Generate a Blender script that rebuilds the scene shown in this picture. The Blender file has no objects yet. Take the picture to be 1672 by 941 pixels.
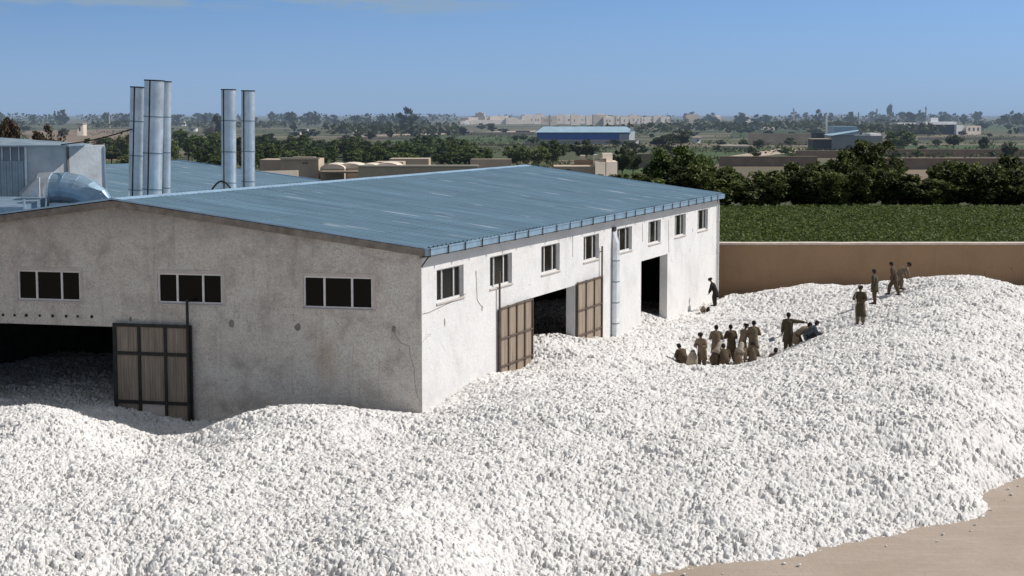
import bpy, bmesh, math, random
import numpy as np
from mathutils import Vector, Matrix
random.seed(7)
RNG = np.random.default_rng(7)
sc = bpy.context.scene
COL = sc.collection
PI = math.pi
# ------------------------------------------------------------------ camera
F, CX, CY, HZ, CAMZ = 2700.0, 836.0, 470.5, 187.0, 12.1
TH = math.atan((CY - HZ) / F)
cam_d = bpy.data.cameras.new('camera')
cam_d.sensor_width = 36.0
cam_d.lens = 36.0 * F / 1672.0
cam_d.clip_start, cam_d.clip_end = 0.5, 20000
cam = bpy.data.objects.new('camera', cam_d)
COL.objects.link(cam)
cam.location = (0, 0, CAMZ)
cam.rotation_euler = (PI / 2 - TH, 0, 0)
sc.camera = cam


def ray(px, py):
    a, v = (px - CX) / F, (CY - py) / F
    return Vector((a, math.cos(TH) + v * math.sin(TH), -math.sin(TH) + v * math.cos(TH)))


def PD(px, py, d):                      # survey helper: the point at distance d seen at (px, py)
    r = ray(px, py)
    return Vector((0, 0, CAMZ)) + r * (d / r.y)


def PZ(px, py, z):
    r = ray(px, py)
    return Vector((0, 0, CAMZ)) + r * ((z - CAMZ) / r.z)


def ground_d(py):
    return PZ(CX, py, 0).y


def S(d):
    return F / d                        # pixels per metre at distance d


# ------------------------------------------------------------------ world and sun
SUN_EL, SUN_AZ = math.radians(44), math.atan2(0.96, 0.26)     # azimuth measured from +Y towards +X
w = bpy.data.worlds.new('World')
sc.world = w
w.use_nodes = True
nt = w.node_tree
for n in list(nt.nodes):
    nt.nodes.remove(n)


def N(nt, typ, **kw):
    n = nt.nodes.new(typ)
    for k, v in kw.items():
        setattr(n, k, v)
    return n


def L(nt, a, b):
    nt.links.new(a, b)


def mth(nt, op, a, b=None, c=None, clamp=False):
    n = N(nt, 'ShaderNodeMath', operation=op)
    n.use_clamp = clamp
    for i, x in enumerate((a, b, c)):
        if x is None:
            continue
        if isinstance(x, (int, float)):
            n.inputs[i].default_value = x
        else:
            L(nt, x, n.inputs[i])
    return n.outputs[0]


def vec(nt, x, y, z):
    n = N(nt, 'ShaderNodeCombineXYZ')
    for i, v in enumerate((x, y, z)):
        if isinstance(v, (int, float)):
            n.inputs[i].default_value = v
        else:
            L(nt, v, n.inputs[i])
    return n.outputs[0]


def rgbmix(nt, fac, a, b, blend='MIX'):
    n = N(nt, 'ShaderNodeMix', data_type='RGBA', blend_type=blend)
    for idx, x in ((0, fac), (6, a), (7, b)):
        if isinstance(x, (int, float)):
            n.inputs[idx].default_value = x
        elif isinstance(x, tuple):
            n.inputs[idx].default_value = (*x[:3], 1)
        else:
            L(nt, x, n.inputs[idx])
    return n.outputs[2]


def ramp(nt, fac, stops):
    n = N(nt, 'ShaderNodeValToRGB')
    e = n.color_ramp.elements
    while len(e) < len(stops):
        e.new(0.5)
    for el, (p, c) in zip(e, stops):
        el.position = p
        el.color = (*c, 1) if isinstance(c, tuple) else (c, c, c, 1)
    L(nt, fac, n.inputs[0])
    return n.outputs[0]


def noise(nt, vector, scale, detail=4, rough=0.55, dist=0.0):
    n = N(nt, 'ShaderNodeTexNoise')
    n.inputs['Scale'].default_value = scale
    n.inputs['Detail'].default_value = detail
    n.inputs['Roughness'].default_value = rough
    n.inputs['Distortion'].default_value = dist
    if vector is not None:
        L(nt, vector, n.inputs['Vector'])
    return n.outputs['Fac']


tc = N(nt, 'ShaderNodeTexCoord')
sep = N(nt, 'ShaderNodeSeparateXYZ')
L(nt, tc.outputs['Generated'], sep.inputs[0])
zz = mth(nt, 'ADD', mth(nt, 'MULTIPLY', sep.outputs[2], 6.0), 0.20)
sky = N(nt, 'ShaderNodeTexSky', sky_type='NISHITA')
sky.sun_disc = False
sky.sun_elevation = SUN_EL
sky.sun_rotation = SUN_AZ
sky.air_density = 1.5
sky.dust_density = 1.0
sky.ozone_density = 6.0
L(nt, vec(nt, sep.outputs[0], sep.outputs[1], zz), sky.inputs['Vector'])
# thin ragged veil of high cloud
cl_v = vec(nt, mth(nt, 'MULTIPLY', sep.outputs[0], 1.0), mth(nt, 'MULTIPLY', sep.outputs[1], 0.4), mth(nt, 'MULTIPLY', sep.outputs[2], 7.0))
cn = noise(nt, cl_v, 14, 6, 0.62, 0.6)
band = mth(nt, 'MULTIPLY', mth(nt, 'SUBTRACT', sep.outputs[2], 0.0535), 90, clamp=True)
side = mth(nt, 'MULTIPLY', mth(nt, 'SUBTRACT', 0.05, sep.outputs[0]), 9, clamp=True)
cfac = mth(nt, 'MULTIPLY', mth(nt, 'MULTIPLY', mth(nt, 'SUBTRACT', mth(nt, 'ADD', cn, mth(nt, 'MULTIPLY', band, 0.25)), 0.60), 7.0, clamp=True), band)
cfac = mth(nt, 'MULTIPLY', mth(nt, 'MULTIPLY', cfac, side), 0.6)
hz = mth(nt, 'MULTIPLY', mth(nt, 'SUBTRACT', 1.0, mth(nt, 'DIVIDE', mth(nt, 'MAXIMUM', sep.outputs[2], 0.0), 0.075), clamp=True), 0.92)   # dusty air low over the plain
base_sky = rgbmix(nt, hz, rgbmix(nt, 1.0, sky.outputs[0], (1.10, 1.22, 1.22), 'MULTIPLY'), (0.275 / .13, 0.378 / .13, 0.555 / .13))
bc = rgbmix(nt, cfac, base_sky, (2.35, 3.0, 3.5))
hsv = N(nt, 'ShaderNodeHueSaturation')                    # upper sky above the view greyed and dimmed to tame its fill light
L(nt, mth(nt, 'SUBTRACT', 1.0, mth(nt, 'MULTIPLY', mth(nt, 'SUBTRACT', sep.outputs[2], 0.10), 2.2, clamp=True)), hsv.inputs['Saturation'])
hsv.inputs['Saturation'].default_value = 1.0
L(nt, bc, hsv.inputs['Color'])
mn = [l for l in nt.links if l.to_socket == hsv.inputs['Saturation']][0].from_socket
L(nt, mth(nt, 'MAXIMUM', mn, 0.35), hsv.inputs['Saturation'])
L(nt, mth(nt, 'SUBTRACT', 1.0, mth(nt, 'MULTIPLY', mth(nt, 'MULTIPLY', mth(nt, 'SUBTRACT', sep.outputs[2], 0.10), 3.0, clamp=True), 0.38)), hsv.inputs['Value'])
bc = hsv.outputs[0]
bg = N(nt, 'ShaderNodeBackground')
bg.inputs['Strength'].default_value = 0.13
L(nt, bc, bg.inputs['Color'])
L(nt, bg.outputs[0], N(nt, 'ShaderNodeOutputWorld').inputs['Surface'])

sd = bpy.data.lights.new('sun', 'SUN')
sd.energy, sd.angle, sd.color = 4.5, math.radians(0.5), (1.0, 0.962, 0.915)
sun = bpy.data.objects.new('sun', sd)
COL.objects.link(sun)
sdir = Vector((math.sin(SUN_AZ) * math.cos(SUN_EL), math.cos(SUN_AZ) * math.cos(SUN_EL), math.sin(SUN_EL)))
sun.rotation_euler = sdir.to_track_quat('Z', 'Y').to_euler()
sun.location = (60, 20, 60)
sc.view_settings.view_transform = 'Standard'
sc.view_settings.look = 'None'
sc.view_settings.exposure = 0
sc.cycles.max_bounces = 6

# ------------------------------------------------------------------ materials
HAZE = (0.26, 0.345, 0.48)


def new_mat(name):
    m = bpy.data.materials.new(name)
    m.use_nodes = True
    nt = m.node_tree
    b = nt.nodes['Principled BSDF']
    b.inputs['Specular IOR Level'].default_value = 0.25
    return m, nt, b


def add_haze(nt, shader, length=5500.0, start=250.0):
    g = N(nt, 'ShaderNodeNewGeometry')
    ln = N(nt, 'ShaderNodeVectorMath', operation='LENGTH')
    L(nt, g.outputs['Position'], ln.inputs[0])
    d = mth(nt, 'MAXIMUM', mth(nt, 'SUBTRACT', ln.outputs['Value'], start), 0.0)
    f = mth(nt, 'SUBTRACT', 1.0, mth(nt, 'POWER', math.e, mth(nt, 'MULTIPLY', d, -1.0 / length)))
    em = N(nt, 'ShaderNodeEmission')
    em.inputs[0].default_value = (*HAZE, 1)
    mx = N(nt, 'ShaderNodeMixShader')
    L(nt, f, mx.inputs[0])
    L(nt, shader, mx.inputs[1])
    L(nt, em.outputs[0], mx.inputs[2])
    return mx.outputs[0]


def out(nt):
    return [n for n in nt.nodes if n.type == 'OUTPUT_MATERIAL'][0]


def simple(name, col, rough=0.8, var=0.25, scale=2.0, bump=0.0, bscale=20, metal=0.0, haze=False, stretch=(1, 1, 1), col2=None):
    m, nt, b = new_mat(name)
    g = N(nt, 'ShaderNodeNewGeometry')
    mp = N(nt, 'ShaderNodeMapping')
    mp.inputs['Scale'].default_value = stretch
    L(nt, g.outputs['Position'], mp.inputs[0])
    n = noise(nt, mp.outputs[0], scale, 5, 0.6)
    dark = tuple(c * (1 - var) for c in col)
    light = col2 or tuple(min(1, c * (1 + var)) for c in col)
    c = ramp(nt, n, [(0.3, dark), (0.7, light)])
    L(nt, c, b.inputs['Base Color'])
    b.inputs['Roughness'].default_value = rough
    b.inputs['Metallic'].default_value = metal
    if bump:
        bp = N(nt, 'ShaderNodeBump')
        bp.inputs['Strength'].default_value = bump
        bp.inputs['Distance'].default_value = 0.05
        L(nt, noise(nt, mp.outputs[0], bscale, 5, 0.65), bp.inputs['Height'])
        L(nt, bp.outputs[0], b.inputs['Normal'])
    if haze:
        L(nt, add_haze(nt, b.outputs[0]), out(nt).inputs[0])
    return m


def plaster(name, base, stain, dark_amt, big, bumpd, along, rust=None):
    """weathered cement render: trowel blotches, drip stains running down, a grimy band near the top, hairline cracks"""
    m, nt, b = new_mat(name)
    g = N(nt, 'ShaderNodeNewGeometry')
    P = g.outputs['Position']
    sp = N(nt, 'ShaderNodeSeparateXYZ')
    L(nt, P, sp.inputs[0])
    n1 = noise(nt, P, big, 6, 0.65, 0.4)
    n2 = noise(nt, P, 5.0, 8, 0.75, 1.2)
    dm = N(nt, 'ShaderNodeMapping')
    dm.inputs['Scale'].default_value = (1.6, 1.6, 0.12)
    L(nt, P, dm.inputs[0])
    n3 = noise(nt, dm.outputs[0], 1.3, 5, 0.65)
    c = ramp(nt, n1, [(0.32, tuple(x * (1 - dark_amt) for x in base)), (0.5, base), (0.72, tuple(min(0.85, x * (1 + dark_amt * 0.45)) for x in base))])
    c = rgbmix(nt, mth(nt, 'MULTIPLY', mth(nt, 'SUBTRACT', n2, 0.5), 1.6 * dark_amt * 2, clamp=True), c, stain)
    n4 = noise(nt, P, 15.0, 6, 0.75, 2.0)
    worm = mth(nt, 'ABSOLUTE', mth(nt, 'SUBTRACT', noise(nt, P, 4.2, 3, 0.6, 2.5), 0.5))
    c = rgbmix(nt, mth(nt, 'MULTIPLY', mth(nt, 'SUBTRACT', n4, 0.50), 3.4 * dark_amt * 2.2, clamp=True), c, tuple(x * 0.62 for x in stain))
    c = rgbmix(nt, mth(nt, 'MULTIPLY', mth(nt, 'SUBTRACT', 0.46, n4), 3.0 * dark_amt * 2.2, clamp=True), c, tuple(min(.85, x * 1.32) for x in base))
    c = rgbmix(nt, mth(nt, 'MULTIPLY', mth(nt, 'LESS_THAN', worm, 0.022), dark_amt * 1.5), c, tuple(x * 0.6 for x in stain))
    drip = mth(nt, 'MULTIPLY', mth(nt, 'SUBTRACT', n3, 0.56), 5, clamp=True)
    c = rgbmix(nt, mth(nt, 'MULTIPLY', drip, dark_amt * 1.1), c, tuple(x * 0.55 for x in stain))
    top = mth(nt, 'MULTIPLY', mth(nt, 'SUBTRACT', sp.outputs[2], along), 0.8, clamp=True)
    c = rgbmix(nt, mth(nt, 'MULTIPLY', top, mth(nt, 'MULTIPLY', n1, dark_amt * 2.2)), c, tuple(x * 0.6 for x in stain))
    vo = N(nt, 'ShaderNodeTexVoronoi', feature='DISTANCE_TO_EDGE')
    vo.inputs['Scale'].default_value = 0.33
    wv = N(nt, 'ShaderNodeVectorMath', operation='ADD')
    L(nt, P, wv.inputs[0])
    nn = N(nt, 'ShaderNodeTexNoise')
    nn.inputs['Scale'].default_value = 1.7
    L(nt, P, nn.inputs['Vector'])
    L(nt, nn.outputs['Color'], wv.inputs[1])
    L(nt, wv.outputs[0], vo.inputs['Vector'])
    crack = mth(nt, 'MULTIPLY', mth(nt, 'LESS_THAN', vo.outputs['Distance'], 0.004), mth(nt, 'GREATER_THAN', n1, 0.60))
    c = rgbmix(nt, mth(nt, 'MULTIPLY', crack, 0.55), c, tuple(x * 0.35 for x in base))
    if rust is not None:
        dv = N(nt, 'ShaderNodeVectorMath', operation='SUBTRACT'); L(nt, P, dv.inputs[0]); dv.inputs[1].default_value = rust
        ml = N(nt, 'ShaderNodeVectorMath', operation='MULTIPLY'); L(nt, dv.outputs[0], ml.inputs[0]); ml.inputs[1].default_value = (1.6, 0.4, 0.75)
        lnn = N(nt, 'ShaderNodeVectorMath', operation='LENGTH'); L(nt, ml.outputs[0], lnn.inputs[0])
        rf = mth(nt, 'MULTIPLY', mth(nt, 'SUBTRACT', 1.0, lnn.outputs['Value'], clamp=True), mth(nt, 'MULTIPLY', n2, 1.3))
        c = rgbmix(nt, mth(nt, 'MULTIPLY', rf, 0.6), c, (0.42, 0.27, 0.15))
    L(nt, c, b.inputs['Base Color'])
    b.inputs['Roughness'].default_value = 0.95
    bp = N(nt, 'ShaderNodeBump')
    bp.inputs['Strength'].default_value = 0.8
    bp.inputs['Distance'].default_value = bumpd
    L(nt, mth(nt, 'ADD', mth(nt, 'ADD', noise(nt, P, 2.5, 8, 0.75, 1.0), mth(nt, 'MULTIPLY', n2, 0.8)), mth(nt, 'MULTIPLY', crack, -0.5)), bp.inputs['Height'])
    L(nt, bp.outputs[0], b.inputs['Normal'])
    return m


def roof_mat(name, base, streak):
    m, nt, b = new_mat(name)
    uv = N(nt, 'ShaderNodeUVMap')
    mp = N(nt, 'ShaderNodeMapping')
    mp.inputs['Scale'].default_value = (2.6, 0.16, 1)
    L(nt, uv.outputs[0], mp.inputs[0])
    n = noise(nt, mp.outputs[0], 1.0, 5, 0.7)
    mp2 = N(nt, 'ShaderNodeMapping')
    mp2.inputs['Scale'].default_value = (3.4, 0.30, 1)
    L(nt, uv.outputs[0], mp2.inputs[0])
    n2 = noise(nt, mp2.outputs[0], 1.1, 3, 0.5)
    big = noise(nt, uv.outputs[0], 0.16, 3, 0.5)
    c = ramp(nt, n, [(0.3, tuple(x * 0.62 for x in base)), (0.52, base), (0.72, tuple(x * 1.3 for x in base))])
    c = rgbmix(nt, mth(nt, 'MULTIPLY', mth(nt, 'SUBTRACT', big, 0.42), 1.3, clamp=True), c, tuple(x * 0.8 for x in base))
    sf = mth(nt, 'MULTIPLY', mth(nt, 'SUBTRACT', n2, 0.625), 12, clamp=True)
    c = rgbmix(nt, mth(nt, 'MULTIPLY', sf, streak), c, (0.62, 0.68, 0.74))  # sparse pale dashes mixed in along the sheets
    su = N(nt, 'ShaderNodeSeparateXYZ'); L(nt, uv.outputs[0], su.inputs[0])
    lap = mth(nt, 'LESS_THAN', mth(nt, 'FRACT', mth(nt, 'DIVIDE', mth(nt, 'ADD', su.outputs[1], 1.7), 4.3)), 0.012)      # sheet end laps
    col_ = mth(nt, 'FRACT', mth(nt, 'MULTIPLY', mth(nt, 'SINE', mth(nt, 'MULTIPLY', mth(nt, 'FLOOR', mth(nt, 'DIVIDE', su.outputs[0], 0.84)), 12.9898)), 437.5))
    c = rgbmix(nt, mth(nt, 'MULTIPLY', lap, 0.45), c, tuple(x * 0.45 for x in base))
    c = rgbmix(nt, mth(nt, 'MULTIPLY', col_, 0.28), c, tuple(x * 0.7 for x in base))
    L(nt, c, b.inputs['Base Color'])
    b.inputs['Roughness'].default_value = 0.5
    b.inputs['Metallic'].default_value = 0.15
    return m


def galv(name, base=(0.66, 0.71, 0.75), rough=0.30, metal=0.65):
    m, nt, b = new_mat(name)
    g = N(nt, 'ShaderNodeNewGeometry')
    vo = N(nt, 'ShaderNodeTexVoronoi')
    vo.inputs['Scale'].default_value = 5
    L(nt, g.outputs['Position'], vo.inputs['Vector'])
    n = noise(nt, g.outputs['Position'], 1.2, 4, 0.6)
    sv = N(nt, 'ShaderNodeSeparateColor'); L(nt, vo.outputs['Color'], sv.inputs[0])
    c = rgbmix(nt, mth(nt, 'MULTIPLY', sv.outputs[0], 0.22), ramp(nt, n, [(0.3, tuple(x * 0.78 for x in base)), (0.7, tuple(min(1, x * 1.15) for x in base))]), tuple(x * .6 for x in base))
    L(nt, c, b.inputs['Base Color'])
    b.inputs['Metallic'].default_value = metal
    L(nt, mth(nt, 'ADD', rough - 0.1, mth(nt, 'MULTIPLY', n, 0.25)), b.inputs['Roughness'])
    bp = N(nt, 'ShaderNodeBump')
    bp.inputs['Strength'].default_value = 0.35
    bp.inputs['Distance'].default_value = 0.03
    L(nt, n, bp.inputs['Height'])
    L(nt, bp.outputs[0], b.inputs['Normal'])
    return m


def leaf_mat(name, dark, light, haze=True, trans=0.25, nscale=0.9):
    m, nt, b = new_mat(name)
    g = N(nt, 'ShaderNodeNewGeometry')
    oi = N(nt, 'ShaderNodeObjectInfo')
    n = noise(nt, g.outputs['Position'], nscale, 3, 0.6)
    f = mth(nt, 'ADD', n, mth(nt, 'MULTIPLY', mth(nt, 'SUBTRACT', oi.outputs['Random'], 0.5), 0.3))
    f = mth(nt, 'ADD', f, mth(nt, 'MULTIPLY', mth(nt, 'SUBTRACT', g.outputs['Random Per Island'], 0.5), 0.35))
    c = ramp(nt, f, [(0.3, dark), (0.72, light)])
    L(nt, c, b.inputs['Base Color'])
    b.inputs['Roughness'].default_value = 0.7
    tr = N(nt, 'ShaderNodeBsdfTranslucent')
    L(nt, c, tr.inputs[0])
    mx = N(nt, 'ShaderNodeMixShader')
    mx.inputs[0].default_value = trans
    L(nt, b.outputs[0], mx.inputs[1])
    L(nt, tr.outputs[0], mx.inputs[2])
    s = mx.outputs[0]
    if haze:
        s = add_haze(nt, s)
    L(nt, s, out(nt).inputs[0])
    return m


M = {}
M['gable'] = plaster('gable_render', (0.78, 0.715, 0.645), (0.42, 0.365, 0.305), 0.35, 0.8, 0.16, 7.0, tuple(PD(535, 585, 63.2)))
M['side'] = plaster('side_render', (0.74, 0.725, 0.71), (0.54, 0.56, 0.53), 0.15, 0.5, 0.04, 6.2)
M['inner'] = simple('inner_render', (0.05, 0.047, 0.043), 0.95)  # near black: the darkness of the interior is put into the wall colour
M['surround'] = simple('window_surround_plaster', (0.50, 0.45, 0.41), 0.95, 0.12, 3, 0.4, 8)
M['roof'] = roof_mat('blue_roof_sheet', (0.19, 0.305, 0.39), 0.75)
M['ridge'] = simple('blue_trim', (0.30, 0.44, 0.58), 0.45, 0.15, 1.5, metal=0.2)
M['gutter'] = simple('gutter_blue', (0.24, 0.35, 0.45), 0.4, 0.18, 1.2, metal=0.2)
M['dark'] = simple('dark_steel', (0.025, 0.024, 0.022), 0.6, 0.4, 4)
M['fascia'] = simple('grimy_fascia', (0.22, 0.19, 0.16), 0.9, 0.35, 3)
M['frame'] = simple('window_frame_white', (0.66, 0.64, 0.62), 0.5, 0.12, 4)
m, nt_, b_ = new_mat('dark_glass')
b_.inputs['Base Color'].default_value = (0.006, 0.0065, 0.006, 1)
b_.inputs['Roughness'].default_value = 0.12
b_.inputs['Specular IOR Level'].default_value = 0.12
M['glass'] = m
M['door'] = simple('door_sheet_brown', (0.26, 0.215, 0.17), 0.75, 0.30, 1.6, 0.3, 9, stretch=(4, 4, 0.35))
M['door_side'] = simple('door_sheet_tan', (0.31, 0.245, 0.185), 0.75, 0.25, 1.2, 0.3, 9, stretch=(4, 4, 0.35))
M['door_trim'] = simple('door_trim_brown', (0.12, 0.09, 0.07), 0.7, 0.25, 2)
M['galv'] = galv('galvanised_steel')
M['galv_bright'] = galv('galvanised_bright', (0.74, 0.78, 0.81), 0.38, 0.35)
M['galv_dark'] = galv('galvanised_dark', (0.22, 0.28, 0.33), 0.45, 0.7)  # darker steel tone for seam bands, louvre backing and shovel blade
M['galv_blue'] = galv('galvanised_blue', (0.33, 0.46, 0.58), 0.38, 0.6)
M['clad'] = galv('corrugated_cladding', (0.33, 0.42, 0.49), 0.45, 0.6)
M['pale_panel'] = simple('pale_panel', (0.58, 0.60, 0.62), 0.8, 0.15, 1.2, 0.3, 6)
M['mudwall'] = plaster('brown_mud_wall', (0.355, 0.228, 0.135), (0.27, 0.17, 0.10), 0.13, 0.35, 0.05, 3.2)
M['coping'] = simple('pale_coping', (0.60, 0.52, 0.44), 0.9, 0.15, 2)
M['concrete'] = simple('grey_concrete', (0.36, 0.34, 0.32), 0.9, 0.2, 2)
M['adobe'] = simple('adobe_tan', (0.47, 0.385, 0.30), 0.95, 0.14, 0.35, haze=True)
M['adobe_dark'] = simple('dark_adobe', (0.23, 0.18, 0.135), 0.95, 0.2, 0.4, haze=True)  # darker adobe tone for walls, parapets, openings and the shade gap
M['adobe_pale'] = simple('adobe_pale', (0.66, 0.57, 0.48), 0.95, 0.12, 0.15, haze=True)
M['far_white'] = simple('far_white', (0.66, 0.66, 0.66), 0.7, 0.08, 0.3, haze=True)
M['far_blue'] = simple('far_blue_cladding', (0.006, 0.085, 0.36), 0.5, 0.12, 0.3, haze=True)
M['far_lightblue'] = simple('far_lightblue_roof', (0.32, 0.46, 0.56), 0.5, 0.1, 0.3, haze=True)
M['far_grey'] = simple('far_grey', (0.30, 0.31, 0.32), 0.8, 0.15, 0.2, haze=True)
M['far_dark'] = simple('far_dark', (0.045, 0.05, 0.05), 0.8, 0.2, 0.2, haze=True)
M['field_green'] = simple('field_green', (0.055, 0.085, 0.028), 0.95, 0.35, 0.25, haze=True, stretch=(0.3, 1, 1))
M['field_dark'] = simple('field_dark', (0.04, 0.058, 0.022), 0.95, 0.3, 0.2, haze=True, stretch=(0.3, 1, 1))
M['field_brown'] = simple('field_brown', (0.20, 0.15, 0.105), 0.95, 0.25, 0.2, haze=True, stretch=(0.3, 1, 1))
M['path_tan'] = simple('path_tan', (0.46, 0.37, 0.29), 0.95, 0.15, 0.3, haze=True)
M['bark'] = simple('bark', (0.09, 0.065, 0.045), 0.95, 0.3, 3, haze=True)
M['leaf_hedge'] = leaf_mat('leaf_hedge', (0.024, 0.034, 0.011), (0.155, 0.185, 0.056), nscale=0.55)
M['leaf_green'] = leaf_mat('leaf_green', (0.045, 0.074, 0.02), (0.165, 0.21, 0.06), nscale=0.45)
M['leaf_dark'] = leaf_mat('leaf_dark', (0.03, 0.042, 0.016), (0.095, 0.115, 0.04), nscale=0.4)
M['leaf_rust'] = leaf_mat('leaf_rust', (0.055, 0.034, 0.017), (0.13, 0.085, 0.04), nscale=0.5)
M['leaf_crop'] = leaf_mat('leaf_crop', (0.026, 0.045, 0.010), (0.105, 0.142, 0.034), trans=0.3, nscale=0.7)
M['leaf_far'] = leaf_mat('leaf_far', (0.024, 0.033, 0.015), (0.07, 0.08, 0.034), nscale=0.08)


# ------------------------------------------------------------------ mesh helpers
class MB:
    def __init__(self):
        self.v, self.f, self.uv = [], [], None

    def quad(self, a, b, c, d):
        n = len(self.v)
        self.v += [tuple(a), tuple(b), tuple(c), tuple(d)]
        self.f.append((n, n + 1, n + 2, n + 3))
        return self

    def poly(self, pts):
        n = len(self.v)
        self.v += [tuple(p) for p in pts]
        self.f.append(tuple(range(n, n + len(pts))))
        return self

    def hexa(self, b, t):               # bottom ring of 4, top ring of 4
        n = len(self.v)
        self.v += [tuple(p) for p in b] + [tuple(p) for p in t]
        self.f += [(n + 3, n + 2, n + 1, n), (n + 4, n + 5, n + 6, n + 7)]
        for i in range(4):
            j = (i + 1) % 4
            self.f.append((n + i, n + j, n + 4 + j, n + 4 + i))
        return self

    def obox(self, o, ax, ay, az):      # corner and three edge vectors
        o, ax, ay, az = Vector(o), Vector(ax), Vector(ay), Vector(az)
        b = [o, o + ax, o + ax + ay, o + ay]
        return self.hexa(b, [p + az for p in b])

    def box(self, x0, x1, y0, y1, z0, z1):
        return self.obox((x0, y0, z0), (x1 - x0, 0, 0), (0, y1 - y0, 0), (0, 0, z1 - z0))

    def tube(self, pts, rad, seg=10, cap=True, xax=None):
        """sweep along pts; rad = number, or per-point number or (rx, ry)"""
        pts = [Vector(p) for p in pts]
        n0 = len(self.v)
        k = len(pts)
        ref = Vector(xax) if xax is not None else None
        prev = None
        for i, p in enumerate(pts):
            t = (pts[min(i + 1, k - 1)] - pts[max(i - 1, 0)])
            t.normalize()
            if ref is not None:
                a = ref - t * ref.dot(t)
            else:
                a = prev if prev is not None else (Vector((1, 0, 0)) if abs(t.x) < 0.8 else Vector((0, 1, 0)))
                a = a - t * a.dot(t)
            a.normalize()
            prev = a
            bb = t.cross(a)
            r = rad[i] if isinstance(rad, (list, tuple)) else rad
            rx, ry = r if isinstance(r, (list, tuple)) else (r, r)
            for s in range(seg):
                an = 2 * PI * s / seg
                self.v.append(tuple(p + a * (rx * math.cos(an)) + bb * (ry * math.sin(an))))
        for i in range(k - 1):
            for s in range(seg):
                q = (s + 1) % seg
                self.f.append((n0 + i * seg + s, n0 + i * seg + q, n0 + (i + 1) * seg + q, n0 + (i + 1) * seg + s))
        if cap:
            self.f.append(tuple(n0 + s for s in reversed(range(seg))))
            self.f.append(tuple(n0 + (k - 1) * seg + s for s in range(seg)))
        return self

    def ball(self, c, rx, ry=None, rz=None, seg=10, rings=7):
        ry = ry or rx
        rz = rz or rx
        n0 = len(self.v)
        c = Vector(c)
        self.v.append(tuple(c - Vector((0, 0, rz))))
        for i in range(1, rings):
            ph = -PI / 2 + PI * i / rings
            for s in range(seg):
                an = 2 * PI * s / seg
                self.v.append((c.x + rx * math.cos(ph) * math.cos(an), c.y + ry * math.cos(ph) * math.sin(an), c.z + rz * math.sin(ph)))
        self.v.append(tuple(c + Vector((0, 0, rz))))
        top = len(self.v) - 1
        for s in range(seg):
            q = (s + 1) % seg
            self.f.append((n0, n0 + 1 + q, n0 + 1 + s))
            for i in range(rings - 2):
                a = n0 + 1 + i * seg
                self.f.append((a + s, a + q, a + seg + q, a + seg + s))
            a = n0 + 1 + (rings - 2) * seg
            self.f.append((a + s, a + q, top))
        return self


def base_of(o):
    v = Vector((0, 0, 0))
    while o is not None:
        v += o.location
        o = o.parent
    return v


def obj(name, mb, mat, parent=None, smooth=False, uv=None):
    me = bpy.data.meshes.new(name)
    vs = mb.v
    if parent is not None:
        off = base_of(parent)
        loc = Vector((0, 0, 0))
    else:
        a = np.array(vs)
        off = Vector(((a[:, 0].min() + a[:, 0].max()) / 2, (a[:, 1].min() + a[:, 1].max()) / 2, a[:, 2].min()))
        loc = off
    vs = [(x - off.x, y - off.y, z - off.z) for x, y, z in vs]
    me.from_pydata(vs, [], mb.f)
    if uv is not None:
        ul = me.uv_layers.new(name='UVMap')
        for lp in me.loops:
            ul.data[lp.index].uv = uv[lp.vertex_index]
    me.materials.append(mat)
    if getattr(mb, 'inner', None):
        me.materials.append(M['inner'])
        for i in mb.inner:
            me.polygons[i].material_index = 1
    if smooth:
        me.polygons.foreach_set('use_smooth', [True] * len(me.polygons))
    me.update()
    o = bpy.data.objects.new(name, me)
    COL.objects.link(o)
    o.parent = parent
    o.location = loc
    return o


def tag(o, label=None, cat=None, group=None, kind=None):
    if label:
        o['label'] = label
    if cat:
        o['category'] = cat
    if group:
        o['group'] = group
    if kind:
        o['kind'] = kind
    return o


def thing(name, loc, label, cat, group=None):
    o = bpy.data.objects.new(name, None)
    COL.objects.link(o)
    o.location = loc
    return tag(o, label, cat, group)


def copy_tree(o, parent=None):
    c = o.copy()
    COL.objects.link(c)
    c.parent = parent
    for ch in o.children:
        copy_tree(ch, c)
    return c


def sheet(name, pts, mat, z, label=None):
    mb = MB().poly([(p[0], p[1], z) for p in pts])
    return tag(obj(name, mb, mat), label, None, None, 'structure')


# ------------------------------------------------------------------ warehouse frame
EAVE, RIDGE = 7.0, 8.65
C0 = PZ(688, 409, EAVE); C0.z = 0
C1 = PZ(1172, 319, EAVE); C1.z = 0
A0 = PZ(190, 331, RIDGE); A0.z = 0
e = (C1 - C0); BL = e.length; e.normalize()
g = (A0 - C0); VR = g.length; g.normalize()
BW = 2 * VR
n_side = Vector((e.y, -e.x, 0))         # outward of the sunlit wall
n_gab = Vector((g.y, -g.x, 0)); n_gab = n_gab if n_gab.y < 0 else -n_gab


def bp(u, v, z):
    return C0 + e * u + g * v + Vector((0, 0, z))


def on_wall(px, py, dirv, nrm):         # survey: along-wall coordinate and height
    r = ray(px, py)
    o = Vector((0, 0, CAMZ))
    t = (C0 - o).dot(nrm) / r.dot(nrm)
    p = o + r * t
    return (p - C0).dot(dirv), p.z


def gw(px, py): return on_wall(px, py, g, n_gab)
def sw(px, py): return on_wall(px, py, e, n_side)


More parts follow.
